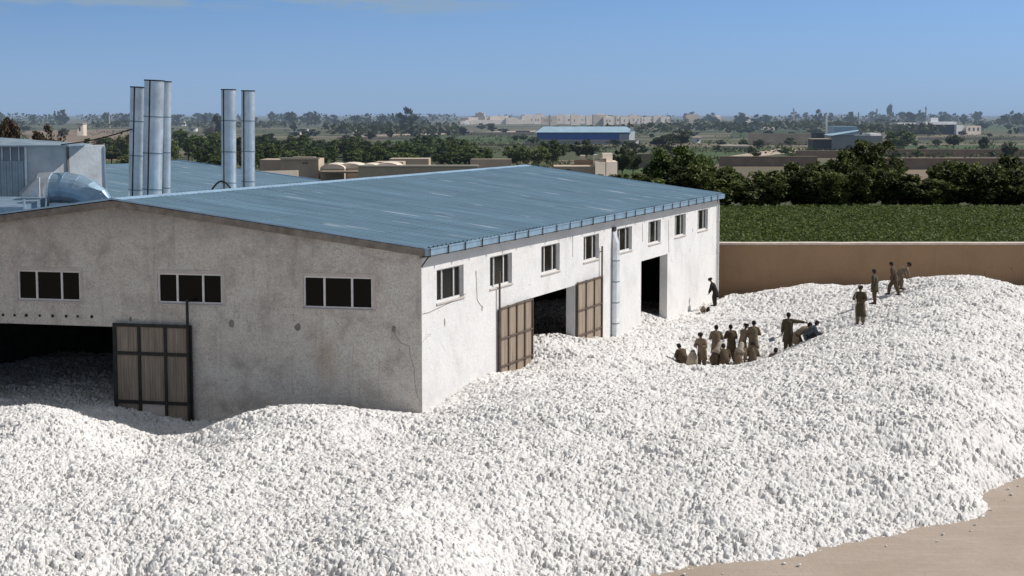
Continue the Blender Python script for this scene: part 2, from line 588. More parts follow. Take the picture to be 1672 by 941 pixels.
def wall(o, d, inward, length, topf, thick, ops, breaks=(), zb=-0.3):
    mb = MB(); mb.inner = []
    us = sorted(set([0, length] + list(breaks) + [x for q in ops for x in q[:2]]))
    us = [u for u in us if 0 <= u <= length]
    zs0 = sorted(set([zb] + [x for q in ops for x in q[2:]]))
    nz = len(zs0)
    solid = {}
    for i in range(len(us) - 1):
        for k in range(nz):
            uc = (us[i] + us[i + 1]) / 2
            z1 = zs0[k + 1] if k + 1 < nz else None
            zc = (zs0[k] + z1) / 2 if z1 is not None else 99
            solid[i, k] = not any(q[0] < uc < q[1] and q[2] < zc < q[3] for q in ops)

    def pt(u, k, th):
        z = topf(u) if k >= nz else zs0[k]
        return o + d * u + inward * th + Vector((0, 0, z))
    for (i, k), s in solid.items():
        if not s:
            continue
        a, b = us[i], us[i + 1]
        mb.quad(pt(a, k, 0), pt(b, k, 0), pt(b, k + 1, 0), pt(a, k + 1, 0))
        mb.inner.append(len(mb.f))
        mb.quad(pt(b, k, thick), pt(a, k, thick), pt(a, k + 1, thick), pt(b, k + 1, thick))
        for (di, dk) in ((-1, 0), (1, 0), (0, -1), (0, 1)):
            if solid.get((i + di, k + dk), False):
                continue
            if di == -1: q = ((a, k), (a, k + 1))
            elif di == 1: q = ((b, k), (b, k + 1))
            elif dk == -1: q = ((a, k), (b, k))
            else: q = ((a, k + 1), (b, k + 1))
            mb.quad(pt(*q[0], 0), pt(*q[1], 0), pt(*q[1], thick), pt(*q[0], thick))
    return mb


# openings read off the survey
gwin = []
for (x0, x1, y0, y1) in ((28, 130, 442, 491), (257, 362, 447, 496), (495, 608, 452, 504)):
    xc = (x0 + x1) / 2
    gwin.append((gw(x1, y0)[0], gw(x0, y0)[0], gw(xc, y1)[1], gw(xc, y0)[1]))
swin = []
for (x0, x1, y0, y1) in ((713, 757, 442, 496), (800, 836, 418, 471), (884, 914, 402, 448), (953, 978, 385, 424.5), (1008, 1032, 371, 409.5),
                         (1059, 1079, 359, 395.5), (1102, 1120, 347.5, 382.5), (1139.5, 1156, 339, 372.5)):
    xc = (x0 + x1) / 2
    swin.append((sw(x0, y0)[0], sw(x1, y0)[0], sw(xc, y1)[1], sw(xc, y0)[1]))
print('C0', C0, 'C1', C1, 'BL', BL, 'VR', VR, 'corner', math.degrees(math.acos(e.dot(g))))
print('gwin', [[round(x, 2) for x in q] for q in gwin]); print('swin', [[round(x, 2) for x in q] for q in swin])
z0m = sum(q[2] for q in swin) / 8; z1m = sum(q[3] for q in swin) / 8
swin = [(q[0], q[1], z0m * 0.6 + q[2] * 0.4, z1m * 0.6 + q[3] * 0.4) for q in swin]
gdoor = (gw(186, 532)[0], gw(-170, 520)[0], -0.3, gw(100, 531)[1])
sd1 = (sw(845, 495)[0], sw(939, 466)[0], -0.3, sw(905, 476)[1])
sd2 = (sw(1047, 430)[0], sw(1090, 414)[0], -0.3, sw(1068, 421)[1])
print('gdoor', gdoor, 'sd', sd1, sd2)

WH = thing('cotton_warehouse', (*((C0 + C1) / 2).xy, 0), 'large shed with pale rendered walls and low blue metal roof, half buried in cotton', 'warehouse')


def top_gable(v):
    return EAVE + (RIDGE - EAVE) * (1 - abs(v - VR) / VR)


gable = wall(C0, g, -n_gab, BW, top_gable, 0.40, gwin + [gdoor], breaks=(VR,))
# row of small beam sockets left over the doorway
gable_o = obj('gable_wall', gable, M['gable'], WH)
tag(gable_o, 'shaded grey rendered gable wall with three windows')
for x in (5, 24, 43, 65, 86, 108, 127, 150):
    s, z = gw(x, 515.5 + (x - 60) * 0.02)
    obj('beam_socket', MB().tube([C0 + g * s + n_gab * 0.004 + Vector((0, 0, z)), C0 + g * s + n_gab * 0.012 + Vector((0, 0, z))], [random.uniform(.055, .085)] * 2, 9), M['dark'], gable_o)
side = wall(C0 + g * 0.0, e, -n_side, BL, lambda u: EAVE, 0.45, swin + [sd1, sd2])
side_o = obj('side_wall', side, M['side'], WH)
tag(side_o, 'sunlit whitewashed long wall with eight windows and two doorways')
back = MB()
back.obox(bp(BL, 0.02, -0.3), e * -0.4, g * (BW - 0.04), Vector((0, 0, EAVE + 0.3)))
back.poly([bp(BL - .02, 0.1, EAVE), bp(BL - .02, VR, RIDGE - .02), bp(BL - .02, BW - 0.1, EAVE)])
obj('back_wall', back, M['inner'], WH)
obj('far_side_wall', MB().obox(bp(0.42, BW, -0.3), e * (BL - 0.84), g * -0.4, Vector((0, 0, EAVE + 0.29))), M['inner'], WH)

# roof: trapezoid-ribbed sheets
def ribbed(p00, du, lu, dv, lv, dz, pitch, hgt, rise=None):
    """rib lines run along dv; returns MB and uvs"""
    us, hs = [], []
    k = int(lu / pitch)
    for i in range(k + 1):
        u = i * pitch
        for f, h in ((0.0, 0), (0.60, 0), (0.72, hgt), (0.88, hgt)):
            if u + f * pitch <= lu:
                us.append(u + f * pitch); hs.append(h)
    us.append(lu); hs.append(0)
    mb = MB(); uv = []
    for u, h in zip(us, hs):
        for v in (0, lv * 0.5, lv):
            sag = 0.012 * math.sin(u * 0.7 + v * 0.4) + 0.008 * math.sin(u * 2.3)
            p = p00 + du * u + dv * v + Vector((0, 0, dz * v + h + sag))
            mb.v.append(tuple(p)); uv.append((u, v))
    for i in range(len(us) - 1):
        a = i * 3
        for j in (0, 1):
            mb.f.append((a + j, a + 3 + j, a + 4 + j, a + 1 + j))
    return mb, uv


OV = 0.27
slope = (RIDGE - EAVE) / VR
roof_root = None
for sgn in (0, 1):
    if sgn == 0:
        p00 = bp(-0.28, -OV, EAVE + 0.13 - slope * OV); dv = g
    else:
        p00 = bp(-0.28, BW + OV, EAVE + 0.13 - slope * OV); dv = -g
    mb, uv = ribbed(p00, e, BL + 0.40, dv, VR + OV, slope, 0.42, 0.045)
    ro = obj('roof', mb, M['roof'], WH, uv=uv)
    if sgn == 0:
        roof_root = ro
        tag(ro, 'blue ribbed metal roof slope streaked with pale dashes')
# underside boards so that no light leaks
ub = MB()
for v0, v1 in ((-OV + .03, VR), (BW + OV - .03, VR)):
    zf = lambda v: EAVE + 0.1 + slope * (v if v <= VR else BW - v)
    b = [bp(-0.25, v0, zf(v0) - .07), bp(BL + .1, v0, zf(v0) - .07), bp(BL + .1, v1, zf(VR) - .07), bp(-0.25, v1, zf(VR) - .07)]
    ub.hexa(b, [p + Vector((0, 0, .06)) for p in b])
obj('roof_lining', ub, M['fascia'], roof_root)
rc = MB()
for s in (-1, 1):
    a = bp(-0.3, VR, RIDGE + 0.20); c = bp(-0.3, VR + s * 0.32, RIDGE + 0.20 - 0.32 * slope - .02)
    rc.hexa([a - Vector((0, 0, .02)), c - Vector((0, 0, .02)), c + e * (BL + .42) - Vector((0, 0, .02)), a + e * (BL + .42) - Vector((0, 0, .02))],
            [a, c, c + e * (BL + .42), a + e * (BL + .42)])
obj('ridge_cap', rc, M['ridge'], roof_root)
for v0, v1 in ((-OV, VR), (BW + OV, VR)):
    zf0, zf1 = EAVE + 0.14 - slope * OV, RIDGE + 0.15
    for (uu, hh) in ((-0.32, .02), (BL + .11, .02)):
        vg = MB(); a, b2 = bp(uu, v0, zf0 - hh), bp(uu, v1, zf1 - hh)
        vg.hexa([a, b2, b2 + e * .03, a + e * .03], [p + Vector((0, 0, hh + .05)) for p in (a, b2, b2 + e * .03, a + e * .03)])
        obj('verge_trim', vg, M['ridge'], roof_root)
# gutter with brackets
zt = EAVE + 0.13 - slope * OV
gut = MB()
q0 = bp(-0.34, -OV - 0.005, zt - 0.28)
gut.obox(q0, e * (BL + .48), n_side * 0.14, Vector((0, 0, 0.27)))
gut.obox(q0 + n_side * .14 + Vector((0, 0, .23)), e * (BL + .48), n_side * 0.025, Vector((0, 0, 0.045)))
gut_o = obj('gutter', gut, M['gutter'], WH)
nb = 26
for i in range(nb + 1):
    u = (BL + .32) * i / nb + random.uniform(-.12, .12) * (0 < i < nb)
    p = q0 + e * (u + .06) + n_side * 0.17
    b = MB().obox(p + Vector((0, 0, -.02)), e * 0.055, n_side * 0.03, Vector((0, 0, 0.31)))
    b.obox(p + Vector((0, 0, -.045)) - n_side * .30, e * 0.055, n_side * 0.33, Vector((0, 0, 0.023)))
    obj('bracket', b, M['dark'], gut_o)
for v0, v1 in ((-OV + .05, VR), (BW + OV - .05, VR)):
    zf0, zf1 = EAVE + 0.02 - slope * OV, RIDGE + 0.03
    a, b2 = bp(-.24, v0, zf0 - .2), bp(-.24, v1, zf1 - .2)
    obj('verge_board', MB().hexa([a, b2, b2 + e * .22, a + e * .22], [p + Vector((0, 0, .22)) for p in (a, b2, b2 + e * .22, a + e * .22)]), M['fascia'], roof_root)
so = MB()   # soffit board under the eave
so.obox(bp(-.2, -0.002, EAVE - .30), e * (BL + .4), n_side * .035, Vector((0, 0, .24)))
obj('eave_board', so, M['fascia'], roof_root)
sb = MB().tube([bp(0.0, -0.01, EAVE - .62), bp(-.03, -.2, EAVE - .36), bp(-.05, -.34, EAVE - .2)], 0.025, 6)
obj('eave_strut', sb, M['dark'], WH)


# windows
def window(o, d, outw, s0, s1, z0, z1, recess, surround, bars=(0.3, 0.68), openleaf=None):
    U = Vector((0, 0, 1))
    p = lambda s, z, k: o + d * s + outw * k + U * z
    fr = MB()
    t, dep = 0.065, 0.07
    k = -recess

    def bar(a0, a1, b0, b1, kk=k, dp=dep):
        fr.hexa([p(a0, b0, kk - dp), p(a1, b0, kk - dp), p(a1, b0, kk), p(a0, b0, kk)], [p(a0, b1, kk - dp), p(a1, b1, kk - dp), p(a1, b1, kk), p(a0, b1, kk)])
    bar(s0, s1, z0, z0 + t); bar(s0, s1, z1 - t, z1); bar(s0, s0 + t, z0 + t, z1 - t); bar(s1 - t, s1, z0 + t, z1 - t)
    for b in bars:
        c = s0 + (s1 - s0) * b
        bar(c - t * .6, c + t * .6, z0 + t, z1 - t, k - .004)
    f = obj('window', fr, M['frame'], WH)
    pn = MB()
    edges = [s0 + t * .5] + [s0 + (s1 - s0) * b for b in bars] + [s1 - t * .5]
    for a0, a1 in zip(edges, edges[1:]):
        obj('pane', MB().quad(p(a0, z0 + .02, k - .05), p(a1, z0 + .02, k - .05), p(a1, z1 - .02, k - .05), p(a0, z1 - .02, k - .05)), M['glass'], f)
    sl = MB()
    sl.hexa([p(s0 - .06, z0 - .07, -.1), p(s1 + .06, z0 - .07, -.1), p(s1 + .06, z0 - .07, .05), p(s0 - .06, z0 - .07, .05)],
            [p(s0 - .06, z0 - .003, -.1), p(s1 + .06, z0 - .003, -.1), p(s1 + .06, z0 - .02, .05), p(s0 - .06, z0 - .02, .05)])
    obj('sill', sl, M['surround'], f)
    if surround:
        su = MB()
        wd = surround
        for a0, a1, b0, b1 in ((s0 - wd, s0 - .002, z0 - .075, z1 + wd), (s1 + .002, s1 + wd, z0 - .075, z1 + wd), (s0 - .002, s1 + .002, z1 + .002, z1 + wd)):
            su.hexa([p(a0, b0, .003), p(a1, b0, .003), p(a1, b0, .014), p(a0, b0, .014)], [p(a0, b1, .003), p(a1, b1, .003), p(a1, b1, .014), p(a0, b1, .014)])
        obj('surround', su, M['surround'], f)
    return f


for q in gwin:
    window(C0, g, n_gab, *q, 0.05, 0.13, bars=(0.30, 0.70))
for i, q in enumerate(swin):
    window(C0, e, n_side, *q, 0.13, 0.0, bars=(0.30, 0.74))

# doors -------------------------------------------------------------
def leaf_door(name, o, d, outw, s0, s1, z0, z1, off, cols, rows, mat, trim, missing=None, label=None, corr=0.11, tw=0.10):
    U = Vector((0, 0, 1))
    p = lambda s, z, k: o + d * s + outw * (off + k) + U * z
    mb = MB()

    def bar(a0, a1, b0, b1, k0, k1):
        mb.hexa([p(a0, b0, k0), p(a1, b0, k0), p(a1, b0, k1), p(a0, b0, k1)], [p(a0, b1, k0), p(a1, b1, k0), p(a1, b1, k1), p(a0, b1, k1)])
    cs = [s0 + (s1 - s0) * i / cols for i in range(cols + 1)]
    for i, c in enumerate(cs):
        hw = tw * (0.75 if 0 < i < cols else 1.0) * .5
        c = min(max(c, s0 + hw), s1 - hw)
        bar(c - hw, c + hw, z0, z1, 0.0, 0.09)
    for i, r in enumerate(rows):
        bar(s0 + .002, s1 - .002, r - tw * .42, r + tw * .42, -0.003, 0.10 if 0 < i < len(rows) - 1 else .094)
    dr = obj(name, mb, trim, WH)
    if label:
        dr['label'] = label
    for j in range(len(rows) - 1):
        for i in range(cols):
            a0, a1, b0, b1 = cs[i] + tw * .3, cs[i + 1] - tw * .3, rows[j] + .03, rows[j + 1] - .03
            pn = MB()
            k = max(3, int((a1 - a0) / corr))
            if missing == (i, j):
                pn.quad(p(a0, b0, .02), p(a1, b0, .02), p(a1, b1, .02), p(a0, b1, .02))
                tag(obj('panel', pn, M['surround'], dr), 'pale patch panel at the foot of the door')
                continue
            for q in range(k):
                x0, x1 = a0 + (a1 - a0) * q / k, a0 + (a1 - a0) * (q + 1) / k
                xm, xn = x0 + (x1 - x0) * .5, x0 + (x1 - x0) * .65
                bx = b1 + random.uniform(-.02, .01)
                for (ya, ka), (yb, kb) in (((x0, .035), (xm, .035)), ((xm, .035), (xn, .012)), ((xn, .012), (x1, .035))):
                    pn.quad(p(ya, b0, ka), p(yb, b0, kb), p(yb, bx, kb), p(ya, bx, ka))
            obj('panel', pn, mat, dr)
    return dr


s1_, zt_ = gw(188, 527); s0_, _ = gw(316, 530)
_, zb1 = gw(250, 577); _, zb2 = gw(250, 656); zbot = -0.1
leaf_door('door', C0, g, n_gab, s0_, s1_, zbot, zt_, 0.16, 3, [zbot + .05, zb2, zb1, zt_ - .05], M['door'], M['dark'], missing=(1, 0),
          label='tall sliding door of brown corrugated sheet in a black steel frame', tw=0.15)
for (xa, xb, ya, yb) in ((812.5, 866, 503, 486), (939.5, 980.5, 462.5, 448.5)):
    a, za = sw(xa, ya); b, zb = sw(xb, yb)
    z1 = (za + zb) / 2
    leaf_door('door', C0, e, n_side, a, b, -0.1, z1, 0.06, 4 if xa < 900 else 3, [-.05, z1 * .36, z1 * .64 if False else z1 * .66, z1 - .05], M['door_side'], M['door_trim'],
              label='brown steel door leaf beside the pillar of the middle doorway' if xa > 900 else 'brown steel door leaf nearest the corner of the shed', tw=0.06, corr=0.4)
# rails and posts
s, z = gw(311, 488)
pl = MB().tube([C0 + g * s + n_gab * .33 + Vector((0, 0, -.2)), C0 + g * s + n_gab * .33 + Vector((0, 0, z))], .06, 8)
pl.obox(C0 + g * s + n_gab * .02 + Vector((0, 0, z - .12)), n_gab * .3, g * .05, Vector((0, 0, .05)))
tag(obj('post', pl, M['dark'], WH), 'black steel post beside the gable door')
for (x, y0) in ((811.5, 443), (979.5, 402)):
    s, z = sw(x, y0)
    pl = MB().tube([C0 + e * s + n_side * .12 + Vector((0, 0, -.2)), C0 + e * s + n_side * .12 + Vector((0, 0, z))], .045, 8)
    pl.obox(C0 + e * s + n_side * .01 + Vector((0, 0, z - .3)), n_side * .12, e * .04, Vector((0, 0, .04)))
    obj('post', pl, M['door_trim'], WH)
# fallen patches on the gable
for (x, y, r) in ((379, 529, 5), (486, 534, 5), (643, 537, 4), (213, 521, 3)):
    s, z = gw(x, y)
    r = r / 42
    c = C0 + g * s + n_gab * .005 + Vector((0, 0, z))
    ptc = MB().poly([c + g * (r * math.cos(t) * random.uniform(.7, 1.2)) + Vector((0, 0, r * 1.3 * math.sin(t) * random.uniform(.7, 1.25))) for t in [2 * PI * i / 9 for i in range(9)]])
    obj('plaster_scar', ptc, M['fascia'], gable_o)
for (x, y, x2, y2) in ((643, 540, 655, 560), (655, 560, 668, 565), (668, 565, 676, 600), (676, 600, 682, 650), (478, 580, 478, 645), (577, 560, 577, 640), (620, 590, 620, 650)):
    s, z = gw(x, y); s2, z2 = gw(x2, y2)
    a = C0 + g * s + n_gab * .006 + Vector((0, 0, z)); b = C0 + g * s2 + n_gab * .006 + Vector((0, 0, z2))
    obj('crack', MB().tube([a, (a + b) / 2 + g * .04, b], .008, 4), M['fascia'] if x > 640 else M['surround'], gable_o)
for (x, y, r) in ((726, 527, 3.4), (777, 446, 2.4), (787, 505, 2.5), (1123, 359, 1.6), (1131, 376, 2.5)):
    s, z = sw(x, y)
    r = r / 38
    c = C0 + e * s + n_side * .005 + Vector((0, 0, z))
    ptc = MB().poly([c + e * (r * .8 * math.cos(t) * random.uniform(.7, 1.2)) + Vector((0, 0, r * 1.8 * math.sin(t) * random.uniform(.7, 1.25))) for t in [2 * PI * i / 9 for i in range(9)]])
    obj('plaster_scar', ptc, M['fascia'], side_o)
for (x, y, x2, y2) in ((777, 448, 779, 490), (779, 490, 788, 502), (690, 513, 712, 505), (712, 505, 760, 480), (935, 385, 935, 420), (1049, 365, 1049, 395), (1091, 360, 1092, 412), (1033, 535, 1043, 560)):
    s, z = sw(x, y); s2, z2 = sw(x2, y2)
    a = C0 + e * s + n_side * .006 + Vector((0, 0, z)); b = C0 + e * s2 + n_side * .006 + Vector((0, 0, z2))
    obj('crack', MB().tube([a, (a + b) / 2 + Vector((0, 0, -.03)), b], .013, 4), M['fascia'], side_o)
# folded duct on the side wall
a, zt2 = sw(999, 383); b, _ = sw(1012, 383)
U = Vector((0, 0, 1))
dw = .46
q = C0 + e * a + n_side * .04
dk = MB()
dk.hexa([q - U * .2, q + e * dw - U * .2, q + e * dw + n_side * .24 - U * .2, q + n_side * .24 - U * .2],
        [q + U * (zt2 + .2), q + e * dw + U * (zt2 + .2), q + e * dw + n_side * .24 + U * (zt2 - .45), q + n_side * .24 + U * (zt2 - .45)])
do = tag(obj('exhaust_duct', dk, M['galv_bright'], WH), 'folded galvanised duct running down the white wall')
for k in range(1, 5):
    sm = MB()
    zz_ = (zt2 - .6) * k / 5 + .3
    sm.hexa([q - e * .02 + U * zz_, q + e * (dw + .02) + U * zz_, q + e * (dw + .02) + n_side * .255 + U * zz_, q - e * .02 + n_side * .255 + U * zz_],
            [q - e * .02 + U * (zz_ + .05), q + e * (dw + .02) + U * (zz_ + .05), q + e * (dw + .02) + n_side * .255 + U * (zz_ + .05), q - e * .02 + n_side * .255 + U * (zz_ + .05)])
    obj('seam_band', sm, M['galv_dark'], do)
obj('duct_inlet', MB().obox(q + U * (zt2 + .16) - n_side * .03, e * dw, n_side * .1, U * .2), M['dark'], do)
# corner downpipe
dp = MB().tube([bp(BL - .12, -.06, EAVE - .3), bp(BL - .12, -.10, EAVE - .5), bp(BL - .12, -.10, .1)], .06, 8)
for z in (1.5, 3.4, 5.4):
    dp.tube([bp(BL - .12, -.10, z), bp(BL - .12, -.10, z + .08)], .078, 8)
obj('downpipe', dp, M['frame'], WH)

# ------------------------------------------------------------------ ground and walls of the yard
m, nt, b = new_mat('yard_dirt')
gm = N(nt, 'ShaderNodeNewGeometry'); P = gm.outputs['Position']
n1 = noise(nt, P, 0.35, 6, 0.6, 0.5); n2 = noise(nt, P, 3.5, 6, 0.7)
mp = N(nt, 'ShaderNodeMapping'); mp.inputs['Rotation'].default_value = (0, 0, -0.5); mp.inputs['Scale'].default_value = (0.5, 2.6, 1)
L(nt, P, mp.inputs[0])
n3 = noise(nt, mp.outputs[0], 0.8, 5, 0.6)
c = ramp(nt, n1, [(0.3, (0.34, 0.275, 0.22)), (0.7, (0.41, 0.34, 0.28))])
c = rgbmix(nt, mth(nt, 'MULTIPLY', mth(nt, 'SUBTRACT', n2, 0.45), 0.9, clamp=True), c, (0.31, 0.245, 0.19))
c = rgbmix(nt, mth(nt, 'MULTIPLY', mth(nt, 'SUBTRACT', n3, 0.54), 2.5, clamp=True), c, (0.45, 0.38, 0.32))
L(nt, c, b.inputs['Base Color']); b.inputs['Roughness'].default_value = 0.95
bpn = N(nt, 'ShaderNodeBump'); bpn.inputs['Strength'].default_value = .7; bpn.inputs['Distance'].default_value = .05
L(nt, mth(nt, 'ADD', n2, n3), bpn.inputs['Height']); L(nt, bpn.outputs[0], b.inputs['Normal'])
M['yard'] = m
m, nt, b = new_mat('farmland')
gm = N(nt, 'ShaderNodeNewGeometry'); P = gm.outputs['Position']
mp = N(nt, 'ShaderNodeMapping'); mp.inputs['Scale'].default_value = (0.006, 0.017, 1)
L(nt, P, mp.inputs[0])
vo = N(nt, 'ShaderNodeTexVoronoi', distance='CHEBYCHEV'); vo.inputs['Scale'].default_value = 1.0
L(nt, mp.outputs[0], vo.inputs['Vector'])
sv = N(nt, 'ShaderNodeSeparateColor'); L(nt, vo.outputs['Color'], sv.inputs[0])
c = ramp(nt, sv.outputs[0], [(0.0, (0.05, 0.075, 0.028)), (0.40, (0.035, 0.055, 0.022)), (0.55, (0.07, 0.085, 0.04)), (0.72, (0.15, 0.12, 0.085)), (0.9, (0.23, 0.18, 0.135))])
c = rgbmix(nt, 0.45, c, ramp(nt, noise(nt, P, 0.05, 5, 0.65), [(0.35, (0.045, 0.055, 0.026)), (0.65, (0.13, 0.12, 0.07))]))
L(nt, c, b.inputs['Base Color']); b.inputs['Roughness'].default_value = 1.0
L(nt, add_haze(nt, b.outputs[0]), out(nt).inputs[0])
M['farm'] = m
WY = 109.0                                # the yard wall stands here
sheet('terrain', [(-9000, -200), (9000, -200), (9000, 16000), (-9000, 16000)], M['farm'], -0.008)
sheet('ground', [(-80, -60), (90, -60), (90, WY + .1), (-80, WY + .1)], M['yard'], 0.0)
wl = thing('yard_wall', (20, WY, 0), 'long plain brown mud wall with a pale coping behind the cotton', 'wall')
zt3 = PD(1400, 397, WY).z
wb = MB()
xs = np.linspace(-70, 90, 90)
wz = [zt3 - .1 + random.uniform(-.015, .015) for _ in xs]
for i in range(len(xs) - 1):
    wb.quad((xs[i], WY, -.2), (xs[i + 1], WY, -.2), (xs[i + 1], WY, wz[i + 1]), (xs[i], WY, wz[i]))
    wb.quad((xs[i + 1], WY + .45, -.2), (xs[i], WY + .45, -.2), (xs[i], WY + .45, wz[i]), (xs[i + 1], WY + .45, wz[i + 1]))
obj('wall_body', wb, M['mudwall'], wl)
cp = MB()
for i in range(len(xs) - 1):
    a, b_, za, zb = xs[i], xs[i + 1], wz[i], wz[i + 1]
    cp.hexa([(a, WY - .06, za - .02), (b_, WY - .06, zb - .02), (b_, WY + .5, zb - .02), (a, WY + .5, za - .02)],
            [(a, WY - .06, za + .10), (b_, WY - .06, zb + .10), (b_, WY + .5, zb + .14), (a, WY + .5, za + .14)])
obj('coping', cp, M['coping'], wl)
obj('wall_base', MB().box(-70, 90, WY - .16, WY - .002, -.2, 0.42), M['mudwall'], wl)

# ------------------------------------------------------------------ cotton
CP = []
def cp_(px, py, d):
    p = PD(px, py, d); CP.append((p.x, p.y, p.z))
def cz(px, d, z):
    CP.append(((px - CX) / F * d / math.cos(TH) * math.cos(TH), d, z))
for px in (-260, -90, 130, 330, 530, 730):
    k = 1 if px < 600 else .9
    cz(px, 35, .1); cp_(px, 941, 38.5); cp_(px, 880, 41); cp_(px, 800, 46); cp_(px, 742, 51)
for px, py in ((-250, 650), (-100, 655), (0, 660), (60, 655), (110, 668), (160, 686), (200, 703), (235, 712), (265, 716), (300, 714), (330, 703), (390, 675), (460, 664), (520, 661), (580, 672), (640, 679)):
    cp_(px, py, 58.5)
    cp_(px, py + 38, 54.8)
for px, z in ((-200, .6), (0, .6), (100, .65), (190, .65), (240, .15), (285, .06), (325, .06), (360, .2)): cz(px, 63.2, z)
for px in (420, 480, 560, 640): cz(px, 62.4, .75)
for px, z in ((240, .2), (290, .10), (330, .10)): cz(px, 61.3, z)
cp_(520, 660, 61.5)
for px, py, d in ((690, 680, 62), (850, 941, 41.6), (850, 880, 43.8), (850, 800, 47), (850, 742, 51), (850, 690, 56), (850, 650, 61),
                  (1040, 941, 42.4), (1040, 870, 45.9), (1040, 800, 48.2), (1040, 740, 52), (1040, 680, 57), (1040, 640, 62), (1050, 612, 68), (1050, 603, 72),
                  (1180, 926, 43.5), (1180, 840, 46.8), (1180, 780, 49.5), (1180, 720, 53.5), (1180, 660, 59), (1180, 625, 65), (1180, 603, 72),
                  (1300, 913, 44.3), (1300, 840, 47.3), (1300, 760, 50.5), (1300, 690, 55), (1300, 630, 61), (1300, 592, 67), (1290, 570, 74),
                  (1430, 888, 46.1), (1430, 820, 48.8), (1430, 740, 52.3), (1430, 660, 57.5), (1430, 590, 64), (1430, 548, 71), (1405, 531, 77), (1430, 497, 86),
                  (1570, 858, 48.2), (1570, 800, 50.3), (1570, 720, 54), (1570, 640, 59), (1570, 570, 65), (1570, 520, 72), (1565, 482, 80), (1550, 452, 90), (1463, 482, 90),
                  (1672, 790, 54.2), (1672, 740, 55.8), (1672, 680, 59), (1672, 610, 64), (1672, 550, 70), (1672, 510, 76), (1672, 473, 86), (1620, 458, 88), (1490, 453, 93),
                  (1810, 730, 60.1), (1810, 610, 67), (1810, 510, 80), (1250, 473, 100), (1310, 468, 100), (1350, 464, 100), (1410, 469, 100), (1450, 466, 98), (1180, 492, 102), (1215, 483, 101),
                  (1150, 530, 88), (1180, 532, 90), (1250, 520, 90), (1320, 508, 90), (1370, 540, 80), (1345, 545, 77.5), (1330, 552, 76),
                  (1090, 562, 81), (1060, 572, 78), (1000, 580, 74), (950, 562, 76.5), (930, 548, 78), (900, 552, 76.3), (985, 553, 80),
                  (1100, 597, 74.5), (720, 655, 64.2), (765, 626, 67), (815, 604, 69.5), (850, 604, 71.2), (1010, 553, 84.5), (1047, 548, 86), (1062, 512, 93), (1100, 522, 94), (1125, 512, 97), (1140, 504, 100)):
    cp_(px, py, d)
for px, d, z in ((1130, 77, .15), (1180, 77, .1), (1230, 77, .15), (1150, 81, .12), (1200, 82, .15), (1250, 80, .45), (1270, 77, .7)):
    cz(px, d, z)
for px, d in ((900, 37.5), (1040, 41.0), (1180, 42.0), (1300, 42.7), (1430, 44.4), (1570, 46.5), (1672, 51.8), (1810, 57.5), (1900, 62)): cz(px, d, -.75)
for px, d in ((1040, 36), (1300, 38), (1570, 40), (1750, 44), (1980, 60), (1980, 75), (1950, 90)): cz(px, d, -2.2)
for px in (1200, 1300, 1400, 1500, 1600, 1700): cz(px, 107, .9 if px > 1250 else .35)
cz(1540, 100, 2.2); cz(1660, 97, 1.9)
# inside the shed
for px, py, d in ((50, 602, 75), (150, 625, 70), (-60, 600, 75)): cp_(px, py, d)
for u, v, z in ((10, 4, .7), (25, 5, .9), (38, 4, .8), (20, 14, .8), (32, 6, 1.2)): CP.append((*bp(u, v, 0).xy, z))
CPA = np.array(CP)


def phi(r2): return np.sqrt(r2 + 1.6)
D2 = ((CPA[:, None, :2] - CPA[None, :, :2]) ** 2).sum(-1)
KK = np.zeros((len(CPA) + 1,) * 2)
KK[:-1, :-1] = -phi(D2) + 0.0 + np.eye(len(CPA)) * 0.03
KK[-1, :-1] = 1; KK[:-1, -1] = 1
WT = np.linalg.solve(KK, np.append(CPA[:, 2], 0))


def zc_arr(x, y):
    res = np.empty(x.size)
    xf, yf = x.ravel(), y.ravel()
    for i in range(0, xf.size, 60000):
        d2 = (xf[i:i + 60000, None] - CPA[None, :, 0]) ** 2 + (yf[i:i + 60000, None] - CPA[None, :, 1]) ** 2
        res[i:i + 60000] = -phi(d2) @ WT[:-1] + WT[-1]
    return res.reshape(x.shape)


def zc(x, y): return float(zc_arr(np.array([x]), np.array([y]))[0])


def hash2(ix, iy, k):
    h = (ix.astype(np.int64) * 374761393 + iy.astype(np.int64) * 668265263 + k * 974711) & 0xffffffff
    h = ((h ^ (h >> 13)) * 1274126177) & 0xffffffff
    h = (h ^ (h >> 16)) & 0xffffffff
    h = (h * 2246822519) & 0xffffffff
    return ((h ^ (h >> 15)) & 0xffffff) / float(0x1000000)


def vnoise(x, y, k=0):
    ix, iy = np.floor(x), np.floor(y)
    fx, fy = x - ix, y - iy
    fx, fy = fx * fx * (3 - 2 * fx), fy * fy * (3 - 2 * fy)
    a, b, c, d = hash2(ix, iy, k), hash2(ix + 1, iy, k), hash2(ix, iy + 1, k), hash2(ix + 1, iy + 1, k)
    return (a * (1 - fx) + b * fx) * (1 - fy) + (c * (1 - fx) + d * fx) * fy


